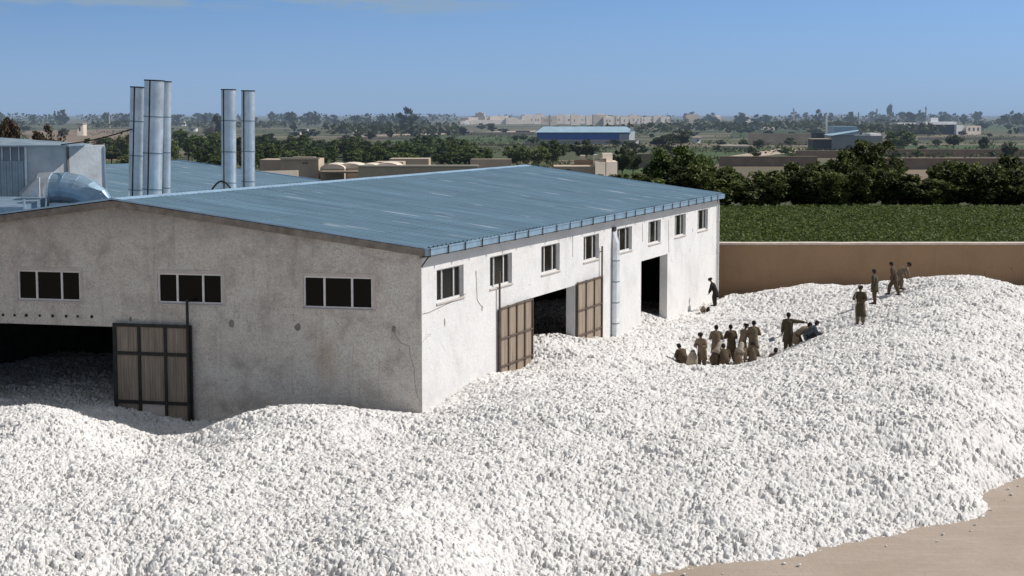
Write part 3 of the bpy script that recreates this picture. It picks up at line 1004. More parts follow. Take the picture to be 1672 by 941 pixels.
def lumps(x, y, cell, rmin, rmax, k, flat=0.9, base=0.35):
    """height of a layer of overlapping fluffy lumps"""
    gx, gy = np.floor(x / cell), np.floor(y / cell)
    best = np.zeros_like(x)
    for di in (-1, 0, 1):
        for dj in (-1, 0, 1):
            cx, cy = gx + di, gy + dj
            px = (cx + hash2(cx, cy, k)) * cell
            py = (cy + hash2(cx, cy, k + 1)) * cell
            r = rmin + (rmax - rmin) * hash2(cx, cy, k + 2) ** 1.6
            an = hash2(cx, cy, k + 3) * PI
            el = 0.55 + 1.0 * hash2(cx, cy, k + 4)
            ca, sa = np.cos(an), np.sin(an)
            dx, dy = x - px, y - py
            q = ((dx * ca + dy * sa) / el) ** 2 + ((-dx * sa + dy * ca) * el) ** 2
            lift = r * base * (hash2(cx, cy, k + 5) * 2 - .6)
            h = np.sqrt(np.maximum(r * r - q, 0)) * flat + np.where(q < r * r, lift, 0)
            best = np.maximum(best, h)
    return best


def cotton_mesh():
    nx, ny = 1500, 1080
    a = np.linspace((-130 - CX) / F, (1860 - CX) / F, nx)
    d = np.exp(np.linspace(math.log(36.5), math.log(107.9), ny))
    X = a[None, :] * d[:, None]
    Y = np.repeat(d[:, None], nx, 1)
    X = X + (RNG.random(X.shape) - .5) * .012
    # coarse surface on every 12th point, then bilinear
    st = 12
    ai, di = np.arange(0, nx + st, st), np.arange(0, ny + st, st)
    aa = a[0] + (a[1] - a[0]) * ai
    dd = np.exp(math.log(36.5) + (math.log(107.9) - math.log(36.5)) / (ny - 1) * di)
    Zc = zc_arr(aa[None, :] * dd[:, None], np.repeat(dd[:, None], len(aa), 1))
    fi, fj = np.arange(ny) / st, np.arange(nx) / st
    i0, j0 = fi.astype(int), fj.astype(int)
    ti, tj = (fi - i0)[:, None], (fj - j0)[None, :]
    Z = (Zc[i0][:, j0] * (1 - ti) + Zc[i0 + 1][:, j0] * ti) * (1 - tj) + (Zc[i0][:, j0 + 1] * (1 - ti) + Zc[i0 + 1][:, j0 + 1] * ti) * tj
    # heaped undulation
    hol = PD(212, 925, 39.4)
    Z = Z - .42 * np.exp(-(((X - hol.x) / .75) ** 2 + ((Y - hol.y) / .6) ** 2)) * (.6 + .8 * vnoise(X / .3, Y / .3, 5))
    und = (vnoise(X / 3.1, Y / 3.1, 11) - .5) * .30 + (vnoise(X / 1.2 + 7, Y / 1.2, 12) - .5) * .16 + (vnoise(X / .5, Y / .5, 13) - .5) * .07
    wx = X + (vnoise(X / .13, Y / .13, 21) - .5) * .17 + (vnoise(X / .05, Y / .05, 25) - .5) * .03
    wy = Y + (vnoise(X / .13, Y / .13, 22) - .5) * .17 + (vnoise(X / .05, Y / .05, 26) - .5) * .03
    big = lumps(wx + 5.1, wy + .7, .36, .05, .15, 33, .75)
    med = lumps(wx + 3.3, wy + 1.7, .16, .03, .10, 41, .85)
    sml = lumps(wx + 9.1, wy + 4.2, .085, .015, .056, 51, 1.1)
    clus = np.clip(vnoise(X / .9, Y / .9, 71) * 1.8 - .25, 0.3, 1.2)
    pit = lumps(wx * .9 + 1.3, wy + 2.2, .27, .03, .135, 81, 1.0, 0) * (2.6 * clus) + lumps(wx + 6.6, wy + 8.2, .18, .02, .078, 91, 1.0, 0) * (2.6 * clus)
    L_ = np.maximum(np.maximum(med, big * .9), sml) * .58 + sml * .5 + (vnoise(wx / .035, wy / .035, 77) - .5) * .022 - np.minimum(pit * 1.1, .34)
    amp = np.clip((Z + .25) / .5, 0.7, 1)
    Zf = Z + und * amp + (L_ - .06)
    gxn = np.gradient(L_, axis=1) / np.maximum(np.gradient(X, axis=1), 1e-3)
    gyn = np.gradient(L_, axis=0) / np.gradient(Y, axis=0)
    X2 = X - np.clip(gxn, -1.2, 1.2) * .012
    Y2 = Y - np.clip(gyn, -1.2, 1.2) * .012
    V = np.stack([X2, Y2, Zf], -1).reshape(-1, 3)
    idx = np.arange(nx * ny).reshape(ny, nx)
    Q = np.stack([idx[:-1, :-1], idx[:-1, 1:], idx[1:, 1:], idx[1:, :-1]], -1).reshape(-1, 4)
    keep = (V[Q, 2].max(1) > -0.10)
    # nothing beneath the shed except near its doorways
    cx_, cy_ = V[Q[:, 0], 0] - C0.x, V[Q[:, 0], 1] - C0.y
    det = e.x * g.y - e.y * g.x
    uu = (cx_ * g.y - cy_ * g.x) / det
    vv = (e.x * cy_ - e.y * cx_) / det
    keep &= ~((uu > BL - .3) & (vv > -.05))
    keep &= ~((uu > 14) & (vv > 9))
    Q = Q[keep]
    used = np.zeros(len(V), bool); used[Q.ravel()] = True
    remap = np.cumsum(used) - 1
    V = V[used]; Q = remap[Q]
    me = bpy.data.meshes.new('cotton_heap')
    me.vertices.add(len(V)); me.vertices.foreach_set('co', V.astype(np.float32).ravel())
    me.loops.add(Q.size); me.loops.foreach_set('vertex_index', Q.astype(np.int32).ravel())
    me.polygons.add(len(Q)); me.polygons.foreach_set('loop_start', np.arange(0, Q.size, 4, dtype=np.int32))
    me.polygons.foreach_set('use_smooth', np.ones(len(Q), bool))
    me.update(calc_edges=True)
    return me


m, nt, b = new_mat('raw_cotton')
gm = N(nt, 'ShaderNodeNewGeometry'); P = gm.outputs['Position']
n1 = noise(nt, P, 0.6, 5, 0.6); n2 = noise(nt, P, 7, 5, 0.7)
c = ramp(nt, n1, [(0.3, (0.67, 0.648, 0.625)), (0.65, (0.755, 0.735, 0.712))])
c = rgbmix(nt, mth(nt, 'MULTIPLY', mth(nt, 'SUBTRACT', n2, 0.62), 2.2, clamp=True), c, (0.52, 0.46, 0.40))
n5 = noise(nt, P, 9.0, 3, 0.55, 1.2)                         # dark noise flecks painted in to stand for shaded pits in the cotton
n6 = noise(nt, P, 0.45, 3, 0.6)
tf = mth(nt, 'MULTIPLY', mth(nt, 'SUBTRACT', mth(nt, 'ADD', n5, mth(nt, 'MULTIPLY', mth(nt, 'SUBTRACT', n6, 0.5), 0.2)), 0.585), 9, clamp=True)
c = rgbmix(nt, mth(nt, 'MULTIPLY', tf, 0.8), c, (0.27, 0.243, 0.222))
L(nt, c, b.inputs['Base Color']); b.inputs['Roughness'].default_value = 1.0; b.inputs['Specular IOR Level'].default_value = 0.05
bpn = N(nt, 'ShaderNodeBump'); bpn.inputs['Strength'].default_value = .7; bpn.inputs['Distance'].default_value = .03
L(nt, noise(nt, P, 16, 4, 0.7), bpn.inputs['Height']); L(nt, bpn.outputs[0], b.inputs['Normal'])
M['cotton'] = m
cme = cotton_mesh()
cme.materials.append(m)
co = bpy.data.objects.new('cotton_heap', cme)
COL.objects.link(co)
tag(co, 'huge heap of raw white cotton spilling around the warehouse and across the yard', 'cotton', None, 'stuff')
# loose tufts on the dirt
tuft_me = []
for k in range(3):
    mb = MB()
    for q in range(6):
        mb.ball((random.uniform(-.05, .05), random.uniform(-.05, .05), .03 + random.uniform(0, .04)), random.uniform(.03, .06), random.uniform(.025, .05), random.uniform(.02, .04), 7, 5)
    me = bpy.data.meshes.new('cotton_tuft'); me.from_pydata(mb.v, [], mb.f); me.materials.append(M['cotton'])
    me.polygons.foreach_set('use_smooth', [True] * len(me.polygons)); tuft_me.append(me)
for i, (px, py) in enumerate(((1585, 868), (1592, 858), (1647, 800), (1651, 809), (1641, 817), (1663, 795), (1530, 885), (1447, 893), (1304, 925), (1280, 922), (1180, 938), (1117, 940), (1600, 846), (1618, 834), (1540, 874))):
    o = bpy.data.objects.new('cotton_tuft', tuft_me[i % 3]); COL.objects.link(o)
    o.location = PZ(px, py, 0); o.rotation_euler = (0, 0, random.uniform(0, 6)); s = random.uniform(.35, .9); o.scale = (s, s, s)
    tag(o, 'small white tuft of cotton lying loose on the bare dirt beside the heap', 'cotton tuft', 'loose tufts on the dirt')
# ------------------------------------------------------------------ stacks, duct and plant house behind the ridge
def stack(px0, px1, ytop, d, label, lean=0.0, zbase=6.6):
    xc = (px0 + px1) / 2
    p = PD(xc, ytop, d)
    r = (px1 - px0) / 2 / S(d)
    t = thing('steel_chimney', (p.x, p.y, zbase), label, 'chimney', 'steel chimneys behind the ridge')
    h = p.z - zbase
    lx = lean
    pos = lambda z: Vector((p.x + lx * (1 - (z - zbase) / h), p.y, z))
    n = max(3, int(h / 1.7))
    sh = MB()
    zs, rs = [], []
    for i in range(n):
        a, b = zbase + h * i / n, zbase + h * (i + 1) / n
        zs += [a, (a + b) / 2, b - .01]; rs += [r * .985, r, r * .985]
    sh.tube([pos(z) for z in zs], rs, 28, cap=False)
    body = obj('flue_pipe', sh, M['galv'], t, smooth=True)
    for i in range(1, n):
        z = zbase + h * i / n
        obj('seam_band', MB().tube([pos(z - .025), pos(z + .025)], r * 1.025, 28), M['galv_dark'], body, smooth=False)
    sm = MB()
    an = math.radians(random.uniform(235, 285))
    dv = Vector((math.cos(an), math.sin(an), 0))
    sm.tube([pos(zbase) + dv * r, pos(zbase + h) + dv * r], .035, 6)
    obj('lap_seam', sm, M['dark'], body)
    obj('top_rim', MB().tube([pos(p.z - .05), pos(p.z + .01)], r * 1.035, 28), M['dark'], t)
    return t, p, r


stack(213, 240, 142, 83.5, 'steel chimney leftmost of the cluster of three, with its top a little lower', -.30)
stack(236, 268, 131, 82.3, 'thickest steel chimney in the middle of the cluster of three', -.30)
stack(263, 280, 133, 84.0, 'slimmest steel chimney at the right of the cluster of three', -.22)
stack(361, 385, 146, 92, 'taller and left one of the separate pair of steel chimneys', -.08)
stack(394, 416, 148, 94, 'shorter and right one of the separate pair of steel chimneys', -.10)
# plant house: corrugated corner and pale panel under a sheet roof
ph = thing('plant_house', (-25, 88, 0), 'corrugated metal plant house with a pale front panel at the far left', 'shed')
D = 86.0
c0, c1, cl = PD(43, 238, D), PD(150, 238, D), PD(-150, 238, D)
pk = .8 * (c1.x - c0.x)
bq = [(c0.x, D, 0), (c1.x, D + pk, 0), (c1.x - .2, D + pk + .6, 0), (c0.x, D + .9, 0)]
obj('panel_wall', MB().hexa(bq, [(a_, b_, c1.z - .02) for a_, b_, _ in bq]), M['pale_panel'], ph)
cx_, hh = cl.x, c0.z - .05
cl_mb = MB()
x = cx_
while x < c0.x - .02:
    for (a, b, ka, kb) in ((0, .14, 0, 0), (.14, .18, 0, .05), (.18, .26, .05, .05), (.26, .30, .05, 0)):
        cl_mb.quad((x + a, D - .1 - ka, 0), (x + b, D - .1 - kb, 0), (x + b, D - .1 - kb, hh - .75), (x + a, D - .1 - ka, hh - .75))
    x += .30
cl_mb.box(cx_, c0.x - .02, D - .02, D + 5, 0, hh)
obj('corrugated_wall', cl_mb, M['clad'], ph)
for k in range(14):
    xx = cx_ + (c0.x - cx_) * k / 14
    obj('louvre_slat', MB().box(xx + .04, xx + .09, D - .1, D - .03, hh - .73, hh - .03), M['galv'], ph)
obj('louvre_gap', MB().box(cx_, c0.x - .05, D - .028, D - .022, hh - .73, hh - .03), M['galv_dark'], ph)
FLp, FRp, BRp, BLp = PD(-160, 241, D - .7), PD(112, 239.5, D - .7), PD(150, 237, D + pk + .5), PD(-160, 216, D + 6)
obj('roof_sheet', MB().hexa([FLp, FRp, BRp, BLp], [q + Vector((0, 0, .07)) for q in (FLp, FRp, BRp, BLp)]), M['clad'], ph)
obj('corner_trim', MB().box(c0.x - .06, c0.x + .05, D - .17, D - .005, 0, hh - .01), M['galv'], ph)
obj('corner_trim', MB().box(c1.x - .05, c1.x + .03, D + pk - .08, D + pk - .03, 0, hh - .02), M['galv'], ph)
for xx in (98, 100):
    q = PD(xx, 238, D)
    obj('conduit', MB().tube([(q.x, D + .8 * (q.x - c0.x) - .07, q.z - .1), (q.x, D + .8 * (q.x - c0.x) - .07, q.z - 2.3)], .025, 6), M['door_trim'], ph)
bx0, bx1 = PD(-80, 328, 80), PD(48, 328, 80)
lb = MB().hexa([(bx0.x, 79, 5), (bx1.x, 79, 5), (bx1.x, 83, 5), (bx0.x, 83, 5)], [(bx0.x, 79, bx1.z - .25), (bx1.x, 79, bx1.z - .25), (bx1.x, 83, bx1.z + .05), (bx0.x, 83, bx1.z + .05)])
hop = thing('dust_box', (bx1.x, 80, 5), 'low blue sheet metal dust box at the left edge behind the gable', 'metal box')
obj('casing', lb, M['galv_blue'], hop)
obj('corner_trim', MB().box(bx1.x + .003, bx1.x + .08, 78.94, 79.06, 5, bx1.z + .12), M['galv'], hop)
# gored elbow duct
el = thing('elbow_duct', (*PD(120, 300, 84).xy, 5.0), 'fat gored elbow duct of shiny sheet metal bending down behind the gable peak', 'duct')
cen = PD(106, 350, 84.2)
R0, rr = 1.48, .94
ngo = 6
pts = []
for i in range(ngo + 1):
    t = PI / 2 + 0.25 - (PI / 2 + .35) * i / ngo
    pts.append(Vector((cen.x + R0 * math.cos(t) * 1.25, cen.y - .5 * i / ngo, cen.z + R0 * math.sin(t) * .82)))
gm_ = MB()
for i in range(ngo):
    seg_mb = MB().tube([pts[i], pts[i + 1]], rr * (1.0 - .015 * i), 24, cap=False, xax=(0, 1, 0))
    gm_.v += []; n0 = len(gm_.v); gm_.v += seg_mb.v; gm_.f += [tuple(q + n0 for q in f) for f in seg_mb.f]
gm2 = MB().tube(pts, [rr * (1 - .015 * i) for i in range(ngo + 1)], 24, cap=False, xax=(0, 1, 0))
eb = obj('elbow', gm2, M['galv_blue'], el)
for i in range(1, ngo):
    tdir = (pts[i + 1] - pts[i - 1]).normalized()
    obj('gore_seam', MB().tube([pts[i] - tdir * .03, pts[i] + tdir * .03], rr * (1.012 - .015 * i), 24, xax=(0, 1, 0)), M['galv_blue'], eb)
tdir = (pts[0] - pts[1]).normalized()
inl = MB().tube([pts[0] - tdir * .02, pts[0] + tdir * .5, pts[0] + tdir * .5 + Vector((-.35, 0, -.25)), pts[0] + tdir * .5 + Vector((-.55, 0, -2.4))], rr * 1.06, 24, xax=(0, 1, 0))
obj('inlet_collar', inl, M['galv'], el)
obj('outlet_pipe', MB().tube([pts[-1], pts[-1] + Vector((0.0, 0, -1.6))], rr * .92, 24), M['galv_blue'], el)
q = PD(62, 300, 83.0)
obj('stay_post', MB().obox((q.x - .07, q.y, 5), (.14, 0, 0), (0, .1, 0), (0, 0, PD(62, 290, 83).z - 5)), M['frame'], el)
q = PD(97, 338, 82.5)
obj('foot_plate', MB().box(q.x - .45, q.x + .45, 82.3, 82.9, 5, PD(97, 332, 82.5).z), M['galv'], el)
# cable
a, b = PD(100, 236.5, D - .6), PD(215, 211, 83)
tag(obj('stay_cable', MB().tube([a + (b - a) * t + Vector((0, 0, -.12 * math.sin(PI * t))) for t in (0, .2, .4, .6, .8, 1)], .035, 6), M['dark']),
    'black cable slung from the plant house roof to the chimney cluster', 'cable')
# hoop pipe by the pair of chimneys
hp = [PD(345 + 34 * t, 311 - 15 * math.sin(PI * t), 90) for t in np.linspace(0, 1, 9)]
hp = [hp[0] - Vector((0, 0, 1.2))] + hp
tag(obj('bent_pipe', MB().tube(hp, .05, 7), M['dark']), 'dark bent pipe hooping over at the foot of the pair of chimneys', 'pipe')

# neighbouring shed, same build, further back to the left
FA = PD(290, 263.5, 130); FE = PD(522, 296, 128)
gN = Vector((FE.x - FA.x, FE.y - FA.y, 0)); hwN = gN.length; gN.normalize()
LN = 34.0
ns = thing('shed', (FA.x - 6, FA.y - 16, 0), 'neighbouring shed with a wide blue metal roof behind the chimneys', 'shed')
def np_(u, v, z): return Vector((FA.x, FA.y, 0)) - e * u + gN * v + Vector((0, 0, z))
sl = (FE.z - FA.z) / hwN
for s in (1, -1):
    mb, uv = ribbed(np_(LN, s * hwN, FE.z), e, LN, gN * -s, hwN, -sl, 0.5, .045)
    obj('roof', mb, M['roof'], ns, uv=uv)
lin = MB()
for s in (1, -1):
    b_ = [np_(0.1, s * hwN * .99, FE.z - .1), np_(LN - .1, s * hwN * .99, FE.z - .1), np_(LN - .1, 0, FA.z - .1), np_(.1, 0, FA.z - .1)]
    lin.hexa([q - Vector((0, 0, .05)) for q in b_], b_)
obj('roof_lining', lin, M['fascia'], ns)
for uu in (.3, LN - .4):
    wv = [np_(uu, -hwN * .97, 0), np_(uu, hwN * .97, 0), np_(uu, hwN * .97, FE.z - .2), np_(uu, 0, FA.z - .2), np_(uu, -hwN * .97, FE.z - .2)]
    obj('gable_wall', MB().poly(wv), M['side'], ns)
for s in (1, -1):
    obj('long_wall', MB().quad(np_(.3, s * hwN * .97, 0), np_(LN - .4, s * hwN * .97, 0), np_(LN - .4, s * hwN * .97, FE.z - .15), np_(.3, s * hwN * .97, FE.z - .15)), M['side'], ns)
vt = MB()
for s in (1, -1):
    a, b_ = np_(-.06, s * hwN, FE.z - .08), np_(-.06, s * .01, FA.z - .08)
    vt.hexa([a, b_, b_ + e * .06, a + e * .06], [q + Vector((0, 0, .2)) for q in (a, b_, b_ + e * .06, a + e * .06)])
obj('verge_trim', vt, M['ridge'], ns)

# ------------------------------------------------------------------ background buildings
M['adobe_brown'] = simple('adobe_brown', (0.30, 0.21, 0.145), 0.95, 0.15, 0.3, haze=True)
def openings(mb_parent, x0, x1, y, z0, z1, n, w, mat):
    for i in range(n):
        xc = x0 + (x1 - x0) * (i + .5) / n
        obj('window', MB().box(xc - w / 2, xc + w / 2, y - .06, y - .01, z0, z1), mat, mb_parent)


def rng_x(px, d): return (px - CX) / F * d / (math.cos(TH) - math.sin(TH) * .0)


def blk(parent, name, px0, px1, ytop, d, depth, mat, zb=-.3, dtop=0, skew=None):
    a, b = PD(px0, ytop, d), PD(px1, ytop, d)
    sk = skew if skew is not None else (.8 if mat in (M['adobe_pale'], M['far_white']) and name not in ('coping', 'parapet') else 0)
    e1 = d + sk * (b.x - a.x)
    return obj(name, MB().hexa([(a.x, d, zb), (b.x, e1, zb), (b.x, e1 + depth, zb), (a.x, d + depth, zb)],
                               [(a.x, d, a.z), (b.x, e1, b.z), (b.x, e1 + depth, b.z + dtop), (a.x, d + depth, a.z + dtop)]), mat, parent)


# blue warehouse
d = 760
bw = thing('blue_warehouse', (*PD(957, 230, d).xy, 0), 'long bright blue clad warehouse with pale blue roof in the fields', 'warehouse')
xa, xb, xm = PD(877, 230, d).x, PD(1037, 230, d).x, PD(1027, 230, d).x
zt4, zr4 = PD(900, 216, d).z, PD(900, 207, d).z
dp_ = 14
obj('wall', MB().box(xa, xm, d, d + dp_, -.2, zt4), M['far_blue'], bw)
gx = MB().hexa([(xm + .02, d + .3, -.2), (xb, d + 2.6, -.2), (xb, d + dp_, -.2), (xm + .02, d + dp_, -.2)], [(xm + .02, d + .3, zt4), (xb, d + 2.6, zt4), (xb, d + dp_, zt4), (xm + .02, d + dp_, zt4)])
gx.poly([(xm + .05, d + .4, zt4), (xb, d + .45, zt4), ((xm + xb) / 2, d + .45, zr4 - .3)])
obj('end_wall', gx, M['far_white'], bw)
rf = MB()
ov = 1.0
rf.quad((xa - ov, d - ov, zt4 - .1), (xb + .3, d - ov, zt4 - .1), (xb + .3 - 4, d + dp_ / 2, zr4), (xa - ov + 4, d + dp_ / 2, zr4))
rf.quad((xa - ov + 4, d + dp_ / 2, zr4), (xb + .3 - 4, d + dp_ / 2, zr4), (xb + .3, d + dp_ + ov, zt4 - .1), (xa - ov, d + dp_ + ov, zt4 - .1))
obj('roof', rf, M['far_lightblue'], bw)
rx = rng_x
obj('roller_door', MB().box(PD(1011, 230, d).x, PD(1026, 230, d).x, d - .15, d - .02, 0, PD(1011, 219, d).z), M['far_grey'], bw)
obj('eave_line', MB().box(xa, xm, d - .3, d - .05, zt4 - .5, zt4 - .12), M['far_dark'], bw)
fw = thing('compound_wall', (*PD(950, 236, 672).xy, 0), 'low grey compound wall in front of the blue warehouse', 'wall')
blk(fw, 'wall_body', 857, 1046, 229.5, 672, 1, M['far_grey'])
blk(fw, 'coping', 857, 1046, 229.0, 671.6, 1.6, M['adobe'], PD(857, 229.5, 672).z + .01)
hu = thing('hut', (*PD(1042, 235, 668).xy, 0), 'tiny white hut at the end of the grey compound wall', 'hut')
blk(hu, 'wall', 1038, 1043, 228, 666, 3, M['far_white']); blk(hu, 'roof', 1037.5, 1043.5, 227.4, 665.6, 3.8, M['far_grey'], PD(1038, 228, 666).z + .01)

# adobe houses behind the ridge
def house(label, blocks, name='adobe_house', cat='house', doors=()):
    px, d0 = (blocks[0][1] + blocks[0][2]) / 2, blocks[0][4]
    t = thing(name, (PD(px, 250, d0).x, d0, 0), label, cat)
    for bl in blocks:
        blk(t, *bl[:6], M[bl[6]], *(bl[7:] or ()))
    for (x0, x1, y0, y1, d1, mt) in doors:
        a, b = PD(x0, y0, d1), PD(x1, y1, d1)
        obj('doorway' if a.z - b.z > 1.7 else 'window', MB().box(a.x, b.x, d1 - .08, d1 - .012, max(b.z, .0), a.z), M[mt], t)
    return t


house('flat roofed adobe house with a pale upper storey just behind the shed roof', [('wall', 458, 520, 260, 300, 9, 'adobe'), ('side_wing', 424, 458, 261, 306, 9, 'adobe'), ('parapet', 456, 522, 257.5, 299.4, .5, 'adobe_pale', PD(458, 259.8, 300).z), ('yard_wall', 418, 480, 280, 286, .6, 'adobe_pale'), ('roof_slab', 476, 512, 256.6, 303, 4, 'adobe_dark', PD(476, 258.5, 303).z)],
      doors=((494, 503, 265, 268, 300, 'adobe_dark'),))
hd = thing('domed_house', (PD(590, 270, 292).x, 292, 0), 'cluster of adobe rooms with low vaulted roofs behind the shed', 'house')
for (x0, x1, yt, d1) in ((523, 562, 268, 297), (548, 592, 267, 300), (585, 620, 268, 303), (612, 652, 266, 306)):
    a, b = PD(x0, yt + 8, d1), PD(x1, yt + 8, d1)
    zt5 = PD(x0, yt, d1).z
    blk(hd, 'wall', x0, x1, yt + 8, d1, 10, M['adobe'])
    vb = MB(); k = 8
    for i in range(k):
        t0, t1 = PI * i / k, PI * (i + 1) / k
        xm_, hw, h = (a.x + b.x) / 2, (b.x - a.x) / 2 + .1, zt5 - a.z
        f0 = (xm_ - hw * math.cos(t0), a.z + h * math.sin(t0)); f1 = (xm_ - hw * math.cos(t1), a.z + h * math.sin(t1))
        vb.quad((f0[0], d1 - .05, f0[1]), (f1[0], d1 - .05, f1[1]), (f1[0], d1 + 10, f1[1]), (f0[0], d1 + 10, f0[1]))
        vb.poly([(xm_, d1 - .05, a.z), (f0[0], d1 - .05, f0[1]), (f1[0], d1 - .05, f1[1])])
    obj('vaulted_roof', vb, M['adobe_pale'], hd)
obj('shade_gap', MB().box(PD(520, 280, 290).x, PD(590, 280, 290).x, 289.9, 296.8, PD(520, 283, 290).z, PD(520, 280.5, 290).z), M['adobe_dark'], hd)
house('long low adobe compound wall running behind the shed ridge', [('wall_body', 585, 780, 272.5, 283, 1, 'adobe'), ('coping', 584, 781, 270, 282.8, 1.6, 'adobe_pale', PD(585, 272.4, 283).z)], 'compound_wall', 'wall')
house('sloping tan adobe barn left of the trees behind the ridge', [('wall', 612, 658, 265, 318, 8, 'adobe'), ('side_wing', 636, 700, 259.5, 330, 8, 'adobe')], doors=((622, 640, 270, 274, 318, 'adobe_dark'),))
house('brown rubble terrace with a tan retaining front', [('wall', 768, 835, 260, 322, 14, 'adobe', -.3, -.3)], 'terrace_wall', 'wall')
house('stepped tan adobe house with an upper block and open parapets', [('wall', 972, 1010, 265, 285, 8, 'adobe_pale'), ('upper_block', 984, 1001, 251, 288, 4, 'adobe_pale'), ('upper_block', 980, 990, 259, 286.5, 3, 'adobe'), ('side_wing', 905, 971, 272, 286, 9, 'adobe'), ('parapet', 939, 980, 263, 296, 4, 'adobe_dark'), ('parapet', 948, 956, 254, 295, 3, 'adobe_pale'), ('parapet', 970, 976, 253, 295.6, 3, 'adobe_pale'), ('parapet', 938, 985, 261.5, 294.4, .5, 'adobe_dark')],
      doors=((1008, 1009.6, 266, 284, 285, 'adobe_dark'), (925, 932, 276, 282, 286, 'adobe_dark')))
# right-hand plain
def longwall(label, x0, x1, yt, yb, mat, cop=None, name='mud_wall'):
    d1 = ground_d(yb)
    t = thing(name, (PD((x0 + x1) / 2, yb, d1).x, d1, 0), label, 'wall')
    blk(t, 'wall_body', x0, x1, yt, d1, .7, M[mat])
    if cop:
        blk(t, 'coping', x0, x1, yt - .7, d1 - .15, 1.0, M[cop], PD(x0, yt, d1).z + .01)
    return t


longwall('brown mud wall farther of the two behind the dark hedge at right', 1432, 1900, 244.5, 256, 'adobe_brown', 'path_tan')
longwall('grey brown mud wall nearer of the two behind the dark hedge at right', 1440, 1900, 259, 277, 'adobe_dark', 'path_tan')
longwall('mud wall left of the tall hedge tree with a pale lane behind', 1300, 1405, 247, 258, 'adobe_brown', 'path_tan')
longwall('dark mud wall peeping over the hedge beside the round topped trees', 1175, 1335, 256, 272, 'adobe_dark', 'path_tan')
longwall('long pale field wall left of the silver factory', 1222, 1330, 218, 237, 'adobe')
longwall('brown field wall in front of the white factory', 1500, 1900, 225, 229, 'adobe', 'path_tan')
longwall('brown garden wall between warehouse and stepped house', 1030, 1100, 252, 274, 'adobe_dark', 'adobe')
longwall('thin tan wall crossing the green fields left of the blue warehouse', 550, 690, 224, 228, 'path_tan')
longwall('thin tan wall beyond the bushes with a gap near the fort', 740, 872, 216, 221, 'path_tan')
longwall('low brown bank along the green field left of centre', 620, 880, 235.5, 238, 'adobe_brown')
# silver factory
d = 565
sf = thing('silver_factory', (PD(1385, 240, d).x, d, 0), 'silver and dark green factory sheds amid trees at right', 'factory')
blk(sf, 'dark_shed', 1328, 1358, 228, 556, 10, M['far_dark']); blk(sf, 'parapet', 1327, 1359, 227, 555.6, 10.6, M['adobe'], PD(1328, 228, 556).z + .01)
blk(sf, 'dark_shed', 1333, 1364, 217, 600, 10, M['far_dark'])
blk(sf, 'tower_block', 1362, 1400, 206.5, 585, 12, M['far_lightblue'])
blk(sf, 'low_hall', 1357, 1420, 221, 568, 12, M['far_grey']); 
a, b_ = PD(1356, 222, 567), PD(1421, 216, 567); c_ = PD(1402, 214, 567)
obj('roof', MB().quad((a.x, 566.5, a.z), (PD(1402, 214.5, 566.5).x, 566.5, c_.z), (PD(1402, 213, 580).x, 580, c_.z + .3), (a.x, 580, a.z + .3)), M['far_lightblue'], sf)
blk(sf, 'low_hall', 1422, 1441, 222, 575, 12, M['far_grey']); blk(sf, 'roof', 1421, 1442, 218, 574.5, 13, M['far_white'], PD(1422, 221.8, 575).z + .01)
q0_, q1_ = PD(1348.5, 228, 598), PD(1348.5, 186, 598)
wc = thing('white_chimney', (q0_.x, 598, 0), 'slim white factory chimney beside the silver tower block', 'chimney')
obj('flue', MB().tube([(q0_.x, 598, 0), (q0_.x, 598, q1_.z)], [.42, .34], 12), M['far_white'], wc)
obj('top_band', MB().tube([(q0_.x, 598, q1_.z), (q0_.x, 598, q1_.z + .35)], .40, 12), M['far_grey'], wc)
# white factory
d = 985
wf = thing('white_factory', (PD(1540, 220, d).x, d, 0), 'white factory with long pale roofs and a roof block on the plain at right', 'factory')
blk(wf, 'wall', 1466, 1512, 206, 1010, 14, M['far_dark']); blk(wf, 'roof', 1465, 1512, 201, 1009, 20, M['far_white'], PD(1465, 204.5, 1010).z)
blk(wf, 'wall', 1512, 1562, 204, 995, 16, M['far_dark']); blk(wf, 'roof', 1511, 1576, 199.5, 994, 22, M['far_white'], PD(1511, 203.8, 994).z)
blk(wf, 'roof_block', 1520, 1535, 192.5, 1000, 6, M['far_white'], PD(1520, 199.5, 994).z)
blk(wf, 'end_wall', 1562, 1577, 205, 990, 16, M['far_white']); blk(wf, 'annex', 1578, 1609, 206, 993, 12, M['adobe_pale'])
openings(wf, PD(1579, 212, 993).x, PD(1608, 212, 993).x, 993, 2.2, 4.2, 4, 1.2, M['far_grey'])
